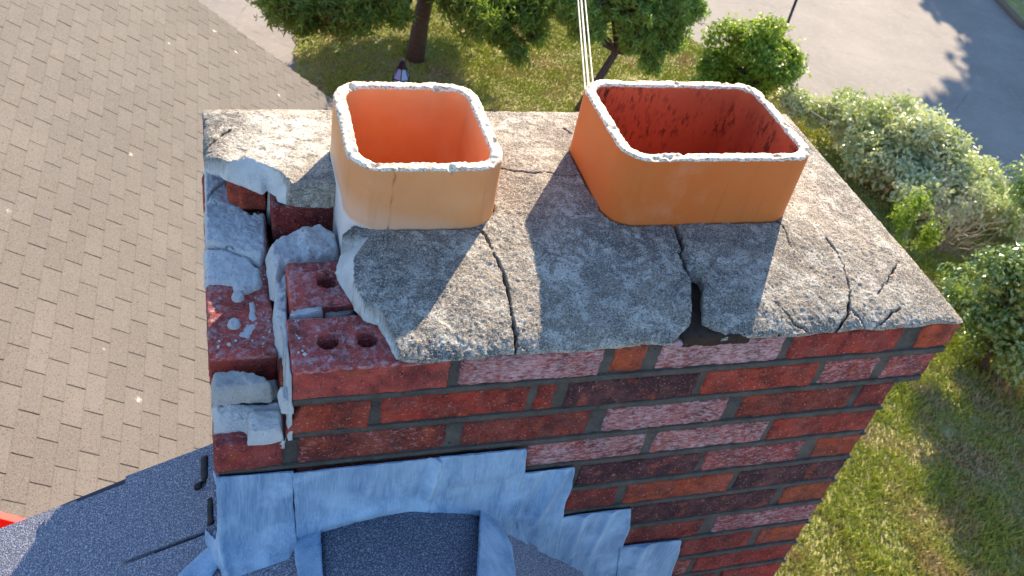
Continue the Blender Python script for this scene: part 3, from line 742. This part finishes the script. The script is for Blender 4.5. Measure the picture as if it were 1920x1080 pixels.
# joint mortar sheets: flush-ish face over the core front, irregular
for r in range(0, 13):
    z1 = -r*P_-BH+.001; z0 = -(r+1)*P_+.0005
    V, F = rbox((.094 if r < 2 else .001, -.0002+.001*(r % 2), z0), ((W1, W2)[r]-.004 if r < 2 else W3-.003, .02, z1), .006, .001, .0012, 200+r, fine=.0006); bw.add(V, F, 1)
chim = bw.build("chimney", [M_BRICK, M_JOINT], house, True)
chim["label"] = "brick chimney with broken cement crown and two clay flues"
def part(name, V, F, mat, attrs=None, smooth=True, label=None, parent=None):
    o = mesh_obj(name, V, F, mat, parent or chim, attrs=attrs, smooth=smooth)
    if label: o["label"] = label
    return o
# exposed bricks where the crown has fallen away
def xbrick(lo, hi, col, eff, seed, holes=(), rot=0, label=None, res=.0024, cut=None):
    V, F = rbox(lo, hi, res, .0035, .0016, seed, 0, fine=.0007, chips=.003)
    for (hx, hy, hr) in holes:          # core holes pressed through from the top
        d = np.hypot(V[:, 0]-hx, V[:, 1]-hy); hr2 = hr*(1+.15*vn(V, 60, 4))
        m = (d < hr2) & (V[:, 2] > hi[2]-.01); V[m, 2] -= .045
        m2 = (~m) & (d < hr2*1.25) & (V[:, 2] > hi[2]-.01); V[m2, 2] -= .002
    if cut is not None: V = cut(V)
    if rot:
        mm = (np.array(lo)+np.array(hi))/2; c, s = math.cos(rot), math.sin(rot); Q = V-mm; V = np.c_[Q[:, 0]*c-Q[:, 1]*s, Q[:, 0]*s+Q[:, 1]*c, Q[:, 2]]+mm
    mb = MB(); mb.add(V, F, 0, col=col, eff=np.where(V[:, 2] > hi[2]-.005, eff, eff*.15)); o = mb.build("exposed_brick", M_BRICK, chim, True)
    if label: o["label"] = label
    return o
X1 = C1[0][0]
def chipc2(V):
    # broken lower left corner of the brick under the first one
    k = np.clip((V[:, 2]-(-P_-BH))/BH, 0, 1); x = V[:, 0]; m = (V[:, 1] < .05); lim = .085+.022*k
    V = V.copy(); V[:, 0] = np.where(m & (x < lim), lim+.002*vn(V, 120, 2), x); return V
xbrick((X1[0], 0, -BH), (X1[1], .096, 0), (.52, .085, .065), .40, 1, [(.141, .047, .0125), (.193, .049, .0125)], label="front red brick with two core holes showing")
xbrick((.102, .119, -BH), (.305, .209, -.001), (.54, .09, .07), .42, 2, [(.152, .166, .0125)], label="red brick with one core hole behind the front brick")
xbrick((.083, -.001, -P_-BH), (C2[0][0][1], .092, -P_-.0005), (.40, .06, .03), 0, 3, cut=chipc2)
xbrick((-.004, -.001, -2*P_-BH), (C3[0][0][1], .090, -2*P_), (.38, .06, .05), .30, 4, label="corner brick standing in the third course")
xbrick((-.005, .094, -P_-BH), (.083, .290, -P_), (.54, .085, .06), .44, 5, label="red brick on edge of the left side with two mortar plugs")
xbrick((-.003, .300, -P_-BH), (.084, .500, -P_-.004), (.30, .05, .03), .2, 6)
xbrick((.094, .345, -.074), (.186, .470, -.006), (.30, .04, .035), .42, 7, label="red brick under the broken edge of the crown")
def chipred(V):
    V = V.copy(); m = V[:, 0] < .052; V[:, 1] = np.where(m, V[:, 1]+np.clip(.052-V[:, 0], 0, .02)*(1.2)*(V[:, 1] < .46), V[:, 1])
    V[:, 0] += .010*np.clip((V[:, 2]+.03)/.03, 0, 1)*(V[:, 0] < .045); return V
xbrick((.032, .400, -.056), (.0885, .520, -.008), (.52, .075, .03), -.1, 8, cut=chipred, label="orange red broken brick stub under the pale broken crown edge")

# mortar lumps, each with its own outline
def lump(poly, zb, zt, mat, rad=.012, amp=.003, tilt=(0, 0), seed=0, res=.0022, crack=(), label=None, name="mortar_lump", rg=.0015):
    """broken mortar: flat-topped heap over an outline, edges rounded and crumbly"""
    P = rough_line(list(poly)+[poly[0]], rg, .004, seed)[:-1]; A = np.array(P); cx, cy = A.mean(0)
    def zf(p):
        d, _ = seg_d(p, P); t = np.clip(d/(rad*.7), 0, 1); h = 1-(1-t)**1.6
        q = np.c_[p, np.full(len(p), zt)]
        z = zb+(zt-zb)*(.25+.75*h)+amp*(1.9*fbm(q, 50, 4, seed)-1.2*np.abs(fbm(q, 70, 3, seed+7)))+.0015*fbm(q, 170, 3, seed+4)+amp*.25*vn(q, 260, seed+2)+tilt[0]*(p[:, 0]-cx)+tilt[1]*(p[:, 1]-cy)
        ck = np.zeros(len(p))
        for c in crack:
            dd, _ = seg_d(p, rough_line(c, .003, .006, seed+1), False); k = np.clip(1-dd/.0024, 0, 1); z -= .009*k; ck = np.maximum(ck, k)
        return z, {"crack": ck}
    V, F, at = hfield(P, res, zf, zb, jit=.0015)
    return part(name, V, F, mat, at, label=label)
lump([(-0.0003247,0.5518),(0.04844,0.5514),(0.03495,0.4668),(0.04656,0.4181),(0.06487,0.3872),(0.08905,0.3917),(0.0827,0.2979),(0.07189,0.2715),(0.03741,0.3004),(-0.004423,0.3251)], -.075, -.050, M_FRESH, .006, .003, seed=1,
     crack=[[(0.0009467,0.4238),(0.01607,0.4558),(0.02874,0.4729)], [(-0.004417,0.3213),(0.03039,0.3108),(0.0593,0.2869),(0.0734,0.2715)]], label="flat pale mortar bed left of the red stub")
lump([(-0.007588,0.3227),(0.0302,0.3095),(0.05806,0.293),(0.07447,0.2653),(0.07602,0.2321),(0.05517,0.2141),(0.03346,0.2123),(0.02714,0.2332),(-0.006404,0.2401)], -.075, -.056, M_FRESH, .010, .002, seed=2, rg=.003)
lump([(0.04586,0.2035),(0.06365,0.2111),(0.06496,0.1854),(0.06752,0.158),(0.04973,0.1179),(0.02972,0.1299),(0.02584,0.1354),(0.04155,0.1602)], -.075, -.0635, M_FRESH, .012, .0012, seed=3, rg=.003)
for (q, s) in (([(0.03012,0.1559)], 4), ([(0.03754,0.2108)], 5)):
    c = q[0]; lump([(c[0]+.0095*math.cos(a*.5236), c[1]+.0105*math.sin(a*.5236)) for a in range(12)], -.068, -.057, M_FRESH, .005, .0008, seed=s, res=.0016, name="mortar_plug", rg=.0004)
lump([(-0.003688,0.07639),(0.008125,0.07907),(0.02794,0.08102),(0.05088,0.07493),(0.06685,0.0637),(0.07598,0.05132),(0.07069,0.04241),(0.03281,0.04444),(-0.002631,0.04257)], -.10, -.068, M_GREYM, .008, .004, seed=6, label="rounded grey mortar lump at the open corner, upper of three")
lump([(-.003, .052), (.030, .056), (.080, .054), (.088, .060), (.088, .086), (-.004, .090)], -.128, -.092, M_GREYM, .020, .004, (0, .2), seed=7)
lump([(-.003, .022), (.034, .020), (.040, .002), (.086, .000), (.088, .050), (-.004, .056)], -.130, -.112, M_FRESH, .012, .0035, (0, .55), seed=8)
lump([(.038, -.001), (.060, -.003), (.084, -.001), (.085, .028), (.070, .036), (.040, .032)], -.130, -.104, M_FRESH, .006, .003, (0, .2), seed=9, label="pale mortar chunk on the corner brick")
lump([(0.07937,0.2809),(0.09809,0.2998),(0.122,0.3101),(0.1621,0.3198),(0.1855,0.3031),(0.1886,0.265),(0.1836,0.2372),(0.1226,0.2326),(0.1044,0.2279),(0.09497,0.183),(0.07979,0.2009),(0.08072,0.2353)], -.06, -.020, M_FRESH, .016, .006, (0, .1), seed=10, res=.0024,
     crack=[[(0.1119,0.2391),(0.1461,0.2455),(0.1757,0.2389)]], label="big pale mortar heap between the flue and the red bricks")
lump([(0.09701,0.2189),(0.1109,0.2274),(0.1046,0.1546),(0.101,0.1127),(0.0976,0.0728),(0.0912,0.0685),(0.07856,0.1146),(0.07881,0.1566),(0.08477,0.2003)], -.10, -.030, M_FRESH, .008, .005, (.3, 0), seed=11, label="long pale mortar flake on the end of the brick rows")
lump([(0.1008,0.127),(0.1204,0.136),(0.1467,0.1318),(0.1442,0.1089),(0.1034,0.102),(0.09495,0.1068)], -.05, -.006, M_FRESH, .006, .003, seed=12)
lump([(0.1461,0.1374),(0.1811,0.1358),(0.1904,0.1136),(0.1669,0.1082),(0.1432,0.1112)], -.05, -.014, M_GREYM, .005, .002, seed=13)
lump([(.0895, .000), (.0945, .000), (.0965, .118), (.090, .120), (.087, .06)], -.13, -.008, M_FRESH, .002, .002, seed=14, res=.002)
lump([(.080, .000), (.096, -.002), (.094, .03), (.078, .028)], -.075, -.052, M_FRESH, .006, .003, seed=15, res=.002)
lump([(0.08915,0.391),(0.1016,0.3783),(0.1043,0.3619),(0.1643,0.3464),(0.1904,0.3509),(0.1924,0.3673),(0.09076,0.4148)], -.075, -.004, M_GREYM, .006, .003, seed=16)

# ------------------------------------------------------------ cement crown
low_b = [(0.00106,0.4289),(0.007025,0.4218),(0.0214,0.4145),(0.03169,0.4018),(0.04662,0.3918),(0.06358,0.3777),(0.08127,0.365),(0.08806,0.3743),(0.1002,0.3604),(0.1024,0.3483),(0.1169,0.3372),(0.142,0.3324),(0.1729,0.3286),(0.1869,0.3335)]
up_b = [(0.001796,0.4031),(0.0135,0.3933),(0.02647,0.4001),(0.04201,0.4097),(0.06159,0.418),(0.07485,0.4065),(0.09505,0.3852),(0.1114,0.3669),(0.1187,0.3437),(0.1267,0.3223),(0.1403,0.314),(0.159,0.3108),(0.1849,0.3153)]
low_f = [(0.1767,0.2123),(0.1662,0.1806),(0.1697,0.1557),(0.1786,0.13),(0.1821,0.1032),(0.1932,0.08164),(0.209,0.07011),(0.2145,0.04758),(0.2184,0.02475),(0.2205,0.008313)]
up_f = [(0.2131,0.206),(0.1891,0.1701),(0.1827,0.1231),(0.1915,0.08664),(0.1985,0.05565),(0.208,0.02543),(0.2134,0.00116),(0.2136,-0.02472)]
low_b = rough_line(low_b, .0016, .004, 3); low_f = rough_line(low_f, .0025, .004, 4)
front = [(0.221,0.01023),(0.262,0.008134),(0.3108,0.005324),(0.3501,0.004441),(0.4061,0.007005),(0.4829,0.008889),(0.5623,0.009835),(0.6111,0.009601)]
front = [(x, min(.003, y+.001)) for x, y in front]
yfr = lambda x: .0018*math.sin(x*37)+.0012*math.sin(x*91)-.001
fr = [(x, yfr(x)) for x in np.linspace(front[0][0]+.012, W1-.004, 160)]
bk = [(x, DEP+.0025*math.sin(x*23)+.0015*math.sin(x*71)) for x in np.linspace(W1, .012, 90)]
rt = [(W1+.0012*math.sin(y*60), y) for y in np.linspace(.004, DEP-.006, 60)]
lt = [(.0015*math.sin(y*50)+.001, y) for y in np.linspace(DEP-.012, low_b[0][1]+.004, 30)]
OUT = list(low_f)+fr+rt+bk+lt+list(low_b)+[(.235, .33), (.235, .27)]
def rr(cx, cy, hx, hy, r, n=14):
    o = []
    for k, (sx, sy) in enumerate([(1, 1), (-1, 1), (-1, -1), (1, -1)]):
        for a in np.linspace(0, math.pi/2, n):
            t = a+k*math.pi/2; o.append((cx+sx*(hx-r)+r*math.cos(t), cy+sy*(hy-r)+r*math.sin(t)))
    return o
FL = dict(cx=.2963, cy=.3388, hx=.1115, hy=.1180, r=.050, z=.1436); FR = dict(cx=.7363, cy=.3268, hx=.1613, hy=.1156, r=.044, z=.1628)
holeL = rr(FL['cx'], FL['cy'], FL['hx']-.007, FL['hy']-.007, FL['r']-.007); holeR = rr(FR['cx'], FR['cy'], FR['hx']-.007, FR['hy']-.007, FR['r']-.007)
gap = [(0.6735,0.1053),(0.6849,0.1154),(0.6927,0.1113),(0.6916,0.09691),(0.6779,0.06848)]+[(0.6711,0.04806),(0.661,0.02551)]+[(0.6865,0.005117),(0.6785,-0.004889),(0.6025,-0.004214),(0.609,0.003589)]+[(0.6422,0.02488),(0.6522,0.04955)]+[(0.658,0.06993)]
gap = rough_line(gap+[gap[0]], .0012, .004, 6)[:-1]
gap2 = [(0.6854,0.2277),(0.6926,0.2274),(0.6887,0.2006),(0.6903,0.1874),(0.6828,0.1594),(0.6751,0.1497),(0.675,0.1598),(0.678,0.188),(0.6816,0.2076)]
CR = [([(0.3794,0.2136),(0.3808,0.1864),(0.3874,0.1503),(0.39,0.1156),(0.3873,0.08259),(0.3848,0.04553),(0.3803,0.0102),(0.3756,-0.007158)], .0017, .034), ([(0.3823,0.007694),(0.404,-0.006152),(0.4383,-0.01425)], .0012, .006), ([(0.3823,0.007694),(0.3591,-0.01175),(0.3385,-0.02318)], .0012, .006),
      ([(0.6722,0.1512),(0.67,0.1277),(0.6679,0.09282)], .0024, .034), ([(0.443,0.3607),(0.4647,0.353),(0.4938,0.3467),(0.5205,0.3462),(0.5447,0.3369),(0.5668,0.338)], .0015, .018), ([(0.5941,0.4966),(0.6011,0.4695)], .0016, .014),
      ([(0.9381,0.1699),(0.94,0.1389),(0.9379,0.1104),(0.9248,0.06116),(0.8973,0.01568),(0.8694,-0.004865),(0.8447,-0.01614)], .0015, .014), ([(0.9081,0.02568),(0.924,0.001176),(0.9281,-0.007177)], .0016, .014), ([(1.057,0.1268),(1.021,0.09223),(0.97,0.05179)], .0011, .008),
      ([(0.9281,-0.007177),(0.9624,0.009572),(0.9964,0.02459)], .0011, .006), ([(0.00294,0.4529),(0.02214,0.4766),(0.04043,0.5026)], .0022, .010), ([(0.867,0.22),(0.871,0.1811),(0.8642,0.1416)], .0010, .003), ([(0.7859,0.04756),(0.8068,0.01158),(0.8264,-0.001258)], .0010, .004), ([(0.8548,-0.006532),(0.8,-0.008426),(0.7553,0.006464)], .0008, .003)]
CR = [(rough_line(c, .0034, .003, 20+i), w_, d_) for i, (c, w_, d_) in enumerate(CR)]
RB = list(low_b)+list(up_b)[::-1]; RF = list(low_f)+list(up_f)[::-1]
WP = [[(0.1331,0.4954)][0]+(.060,), [(0.09129,0.4202)][0]+(.055,), [(0.1649,0.4419)][0]+(.030,)]
DP = [(0.01765,0.5384)][0]+(.045,)
def crown_z(p):
    q = np.c_[p, np.zeros(len(p))]
    dfr = p[:, 1]; dm = np.minimum(np.minimum(W1-p[:, 0], p[:, 0]+.01), np.minimum(DEP-p[:, 1], dfr+.25)); dm = np.maximum(dm, 0)
    sm = lambda a, b: -np.log(np.exp(-a*90)+np.exp(-b*90))/90
    de = np.maximum(np.minimum(W1-p[:, 0], DEP-p[:, 1]), 0); dl_ = np.maximum(p[:, 0]+.003, 0)
    z = .004+.013*(1-np.exp(-de/.014))+.20*np.minimum(de, .2)
    z = sm(sm(z, .012+.022*(1-np.exp(-dl_/.010))+.08*dl_), .056+0*z)
    ff = np.maximum(dfr, 0); z = sm(z, .0065+.011*(1-np.exp(-ff/.022))+.182*ff); z = np.maximum(z, .0012)
    z += .0028*fbm(q, 9, 3, 2)*np.clip(dm/.04, 0, 1)+.0010*fbm(q, 60, 3, 9)+.0009*vn(q, 300, 12)+.0007*vn(q, 440, 15)
    fresh = np.zeros(len(p))
    for poly, lo_, up_, zlo in ((RB, low_b, up_b, .001), (RF, low_f, up_f, .0005)):
        dlow, _ = seg_d(p, lo_[::2]+[lo_[-1]], False); m = inside(p, poly) | (dlow < .0032)
        if m.any():
            dl, _ = seg_d(p[m], lo_, False); du, _ = seg_d(p[m], up_, False); t = dl/(dl+du+1e-9)
            t = np.clip(t, 0, 1)**.8; z[m] = zlo+(z[m]-zlo)*t+.0014*fbm(q[m]*1.0, 80, 3, 6); fresh[m] = np.where((p[m, 1] > .25) & (p[m, 0] > .112+.006*vn(q[m], 90, 4)), 0, 1)
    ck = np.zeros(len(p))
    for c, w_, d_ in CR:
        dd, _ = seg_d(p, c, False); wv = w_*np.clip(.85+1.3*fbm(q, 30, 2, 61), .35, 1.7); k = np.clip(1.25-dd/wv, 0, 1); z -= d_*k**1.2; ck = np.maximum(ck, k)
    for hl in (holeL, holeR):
        dd, _ = seg_d(p, hl); k = np.clip(1.3-(dd-.006)/.0035, 0, 1)*np.clip(.5+1.6*fbm(q, 26, 2, 51), 0, 1); z -= .006*k; ck = np.maximum(ck, k)  # contact shade and dirt at the flue feet painted in, with a shallow groove
    z = np.maximum(z, .0008)
    wh = np.zeros(len(p))
    for (a, b, r_) in WP: wh = np.maximum(wh, np.clip(1.5-np.hypot(p[:, 0]-a, (p[:, 1]-b)*.8)/r_+.45*fbm(q, 22, 3, 31), 0, 1))
    dk = np.clip(1.2-np.hypot((p[:, 0]-DP[0])*.55, p[:, 1]-DP[1])/.022+.4*fbm(q, 30, 3, 33), 0, 1)
    return z, {"fresh": fresh, "crack": ck, "white": wh, "dark": dk}
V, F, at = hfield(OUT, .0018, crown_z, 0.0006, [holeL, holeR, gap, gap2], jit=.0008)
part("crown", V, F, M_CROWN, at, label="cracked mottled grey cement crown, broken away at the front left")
V, F = rbox((gap[0][0]-.05, .001, -.012), (gap[0][0]+.06, .30, .008), .004, .003, .003, 9, fine=.001)
part("crack_dirt", V, F, M_MOSS)

# ------------------------------------------------------------ clay flues
def flue(d, mat, label, crackx=None, chips=()):
    n = 520; base = np.array(rr(d['cx'], d['cy'], d['hx'], d['hy'], d['r'], 40)); b2 = np.roll(base, -1, 0); L = np.hypot(*(b2-base).T); cum = np.r_[0, np.cumsum(L)]
    s = np.linspace(0, cum[-1], n, endpoint=False); idx = np.clip(np.searchsorted(cum, s, 'right')-1, 0, len(base)-1)
    f = (s-cum[idx])/np.maximum(L[idx], 1e-9); P = base[idx]+(b2[idx]-base[idx])*f[:, None]
    T = np.roll(P, -1, 0)-np.roll(P, 1, 0); T /= np.hypot(*T.T)[:, None]; N = np.c_[T[:, 1], -T[:, 0]]
    zt = d['z']; th = .0185; prof = [(0, -.90, 0, 0)]+[(0, z, 0, 0) for z in np.linspace(-.12, zt-.012, 44)]
    prof += [(0, zt-.006, .15, 0), (.0004, zt-.003, .62, 0), (.0022, zt-.0006, 1, 0)]+[(x, zt, 1, 0) for x in np.linspace(.0045, th-.0045, 6)]
    prof += [(th-.002, zt-.0008, 1, 0), (th, zt-.0035, .55, 1), (th, zt-.0075, .1, 1)]+[(th, z, 0, 1) for z in np.linspace(zt-.014, -.15, 40)]+[(th, -.90, 0, 1)]
    V = []; rim = []; inn = []
    for (o_, z, r_, i_) in prof:
        q = P-N*o_; a = np.c_[q, np.full(n, z)]
        V.append(a); rim.append(np.full(n, r_)); inn.append(np.full(n, float(i_)))
    V = np.concatenate(V); rim = np.concatenate(rim); inn = np.concatenate(inn); k = len(prof); NN = np.tile(np.c_[N, np.zeros(n)], (k, 1))
    V = V+NN*(.0007*fbm(V, 14, 3, 3))[:, None]
    w_ = (rim > .2); V[:, 2] += np.where(w_, .0015*fbm(V, 75, 3, 5)+.0010*vn(V, 330, 6), 0)
    V += NN*(np.where(w_, (.0013*fbm(V, 90, 3, 15)+.0010*vn(V, 320, 7)), 0))[:, None]
    ch = np.clip(fbm(V, 55, 2, 44)-.30, 0, 1)*w_; V[:, 2] -= ch*.012
    ck = np.zeros(len(V))
    if crackx is not None:
        xx = crackx+.003*fbm(np.c_[V[:, 2]*0, V[:, 2]*0, V[:, 2]], 60, 3, 2); m = (V[:, 1] < d['cy']-d['hy']*.9) & (inn < .5)
        ck = np.where(m, np.clip(1.3-np.abs(V[:, 0]-xx)/.0014, 0, 1)*np.clip(.35+1.1*vn(V*np.array([0, 0, 1.]), 55, 3), .12, 1), 0)
    i = np.arange(n); F = []
    for r_ in range(k-1): F.append(np.c_[r_*n+i, r_*n+(i+1) % n, (r_+1)*n+(i+1) % n, (r_+1)*n+i])
    F = np.concatenate(F)[:, ::-1]
    o = part("clay_flue", V, F, mat, {"rim": rim, "inner": inn, "crack": ck}, label=label); return o
flue(FL, M_FLUE_L, "left clay flue, squarish pale peach terracotta with a hairline crack", crackx=[0.2441][0])
flue(FR, M_FLUE_R, "right clay flue, wider deep orange terracotta with soot specks inside")
# mortar seam round the flue feet
# ------------------------------------------------------------ lead flashing
def sheet(name, poly, yoff, seed, folds=(), bulge=0.0, label=None, left_wrap=False, flare=None):
    """lead sheet on the front face: outline in (x, z); y displacement by folds and dents"""
    P = rough_line(list(poly)+[poly[0]], .0012, .006, seed)[:-1]
    def zf(p):
        q = np.c_[p, np.zeros(len(p))]
        h = yoff+.0022*np.clip(fbm(q*np.array([1, .35, 1]), 20, 3, seed), -.35, 1)+.0005*vn(q*np.array([1, .2, 1]), 130, seed)
        d, _ = seg_d(p, P); h += .0012*np.clip(1-d/.006, 0, 1)*(1+vn(q, 60, seed))
        for (x0, z0, x1, z1, w_, a_) in folds:
            dd, _ = seg_d(p, [(x0, z0), (x1, z1)], False); h += 1.45*a_*np.exp(-(dd/w_)**2)
        if flare: h += flare[1]*np.clip((flare[0](p[:, 0])-p[:, 1])/.05, 0, 1)**1.6
        return h, {}
    def mp(V):
        x = V[:, 0].copy(); y = -V[:, 2]; z = V[:, 1]
        return np.c_[x, y, z]
    V, F, at = hfield(P, .003, zf, yoff-.0016, mapf=mp)
    if left_wrap:   # bend the free left edge back round the chimney corner
        m = V[:, 0] < -.002; d = -.002-V[m, 0]; V[m, 1] += d*1.5; V[m, 0] = -.002-d*.45
    return part(name, V, F, M_LEAD, label=label)
fz = lambda x: zR(x)+.02
sheet("flashing_panel", [(-0.01409,-0.1873),(-0.004618,-0.1844),(0.0414,-0.1866),(0.09629,-0.1878),(0.09735,-0.2632),(0.1038,-0.3418),(0.09183,-0.3594),(0.05765,-0.3749),(0.0386,-0.3884),(0.01287,-0.3948),(0.00731,-0.3796),(-0.0006626,-0.3971),(-0.00693,-0.3845),(-0.01562,-0.399),(-0.0374,-0.4217),(-0.05644,-0.4311),(-0.05125,-0.4042),(-0.01853,-0.3614),(-0.0115,-0.3299),(-0.006336,-0.2677),(-0.004624,-0.2026)], .0065, 1,
      folds=[(.0, -.20, .0, -.36, .008, .004), (-.004, -.33, .012, -.42, .006, .006), (-.02, -.36, -.03, -.44, .005, .005), (.02, -.39, .09, -.355, .006, .005)], flare=(lambda x: -.335+.4*x, .018), left_wrap=True, label="leftmost lead flashing panel, wrapped round the chimney corner")
sheet("flashing_panel", [(0.09489,-0.1887),(0.1613,-0.187),(0.2351,-0.1873),(0.2992,-0.188),(0.3004,-0.2109),(0.297,-0.2499),(0.2972,-0.2949),(0.2904,-0.3147),(0.2716,-0.3137),(0.2451,-0.3046),(0.214,-0.3116),(0.1759,-0.3304),(0.1378,-0.3492),(0.1315,-0.3451),(0.1304,-0.3611),(0.104,-0.3526),(0.1007,-0.289)], .0095, 2,
      folds=[(.30, -.185, .29, -.27, .006, .007), (.285, -.19, .275, -.275, .005, -.003), (.13, -.31, .25, -.285, .012, .004)], flare=(lambda x: -.29+.1*x, .006), label="second lead flashing panel from the left, above the ridge")
sheet("flashing_panel", [(0.2977,-0.1877),(0.3351,-0.1876),(0.4275,-0.1886),(0.4326,-0.2351),(0.4331,-0.2804),(0.4382,-0.3284),(0.4564,-0.3959),(0.495,-0.4802),(0.4848,-0.5016),(0.4513,-0.4717),(0.3876,-0.3532),(0.3542,-0.3286),(0.3193,-0.3164),(0.2944,-0.3142),(0.295,-0.275),(0.2973,-0.2251)], .0085, 3,
      folds=[(.30, -.20, .285, -.29, .006, .006), (.33, -.24, .42, -.235, .02, .003)], flare=(lambda x: -.02-.8*x+.0, .008), label="third lead flashing panel, right of the ridge")
sheet("flashing_panel", [(0.4225,-0.2487),(0.4685,-0.25),(0.5166,-0.249),(0.5217,-0.2961),(0.5195,-0.344),(0.5281,-0.4109),(0.5333,-0.4812),(0.5363,-0.5435),(0.513,-0.5246),(0.4604,-0.4339),(0.4353,-0.3417)], .0068, 4,
      folds=[(.50, -.26, .475, -.38, .007, .005), (.475, -.26, .455, -.36, .006, -.003)], label="fourth lead flashing panel, first of the steps down to the right")
sheet("flashing_panel", [(0.52,-0.3813),(0.5774,-0.3796),(0.6455,-0.3813),(0.6577,-0.4381),(0.6605,-0.494),(0.6723,-0.5633),(0.6802,-0.6355),(0.5426,-0.5995),(0.5363,-0.5435),(0.5305,-0.4493)], .0055, 5,
      folds=[(.56, -.38, .56, -.5, .008, .004), (.61, -.38, .60, -.5, .006, .003)], label="fifth lead flashing panel, second step down to the right")
sheet("flashing_panel", [(0.6549,-0.496),(0.7169,-0.4985),(0.7753,-0.5016),(0.7836,-0.5385),(0.7872,-0.6),(0.8044,-0.6868),(0.6852,-0.655)], .0045, 6,
      folds=[(.70, -.48, .70, -.56, .01, .004)], label="lowest lead flashing panel, last step down to the right")
# lead strips lying on the two slopes beside the ridge cap
def roofsheet(poly, side, off, seed, lift=.006):
    P = rough_line(list(poly)+[poly[0]], .001, .006, seed)[:-1]
    def zf(p):
        q = np.c_[p, np.zeros(len(p))]; zz = np.where(side < 0, -.40+.5*p[:, 0], .035-p[:, 0])
        return zz+off+.0025*fbm(q, 14, 3, seed), {}
    V, F, at = hfield(P, .004, zf, lambda p: (-.40+.5*p[:, 0] if side < 0 else .035-p[:, 0])+off-.003)
    part("flashing_apron", V, F, M_LEAD)
roofsheet([(0.1021,0.005162),(0.1369,-0.002773),(0.1337,-0.04642),(0.1312,-0.09679),(0.09945,-0.08193),(0.09753,-0.03784)], -1, .016, 3)
roofsheet([(-0.01117,0.05902),(-0.02043,0.03351),(-0.05079,0.01518),(-0.07681,-0.003725),(-0.0452,-0.02632),(-0.01644,-0.01711),(-0.003867,-0.001769),(0.01146,0.001692),(0.00603,0.03832)], -1, .013, 8)
roofsheet([(0.3812,0.002916),(0.4136,-0.00582),(0.427,-0.04699),(0.4114,-0.1268),(0.3273,-0.1642)], 1, .016, 4)

TAR = m_plain("black_tar", (.012, .011, .014), .5)
for (x, y, hx, hy) in ((-.0225, .186, .0055, .026), (-.016, .100, .0050, .026), (-.033, .158, .006, .005)):
    mb = MB(); z = zR(x)+.004; V, F = rbox((x-hx, y-hy, z-.006), (x+hx, y+hy, z+.004), .003, .004, .0025, 5); V[:, 2] += (V[:, 0]-x)*.5; mb.add(V, F); mb.build("tar_patch", TAR, house, True)

# grit and crumbs lying on the broken ledges
cb = MB(); rc_ = random.Random(77)
for (x0, x1, y0, y1, z, n) in ((.004, .080, .10, .13, -.0635, 12), (.06, .080, .13, .28, -.0635, 14), (.10, .115, .02, .09, .0002, 8), (.005, .08, .31, .42, -.0495, 24), (.0, .08, .02, .09, -.109, 16)):
    for _ in range(n):
        a, b = rc_.uniform(x0, x1), rc_.uniform(y0, y1); q = rc_.uniform(.0006, .0019)*(1.8 if rc_.random() < .15 else 1)
        V, F = rbox((a-q, b-q*rc_.uniform(.6, 1.2), z-q*.5), (a+q, b+q*rc_.uniform(.6, 1.2), z+q*.8), q*.9, q*.4, q*.35, rc_.randrange(999), rc_.uniform(0, 3))
        V = np.array(V); cb.add(V, F, 0)
gt = cb.build("mortar_crumbs", M_FRESH, chim, True); gt["kind"] = "stuff"; gt["label"] = "pale crumbs of mortar scattered on the broken corner"
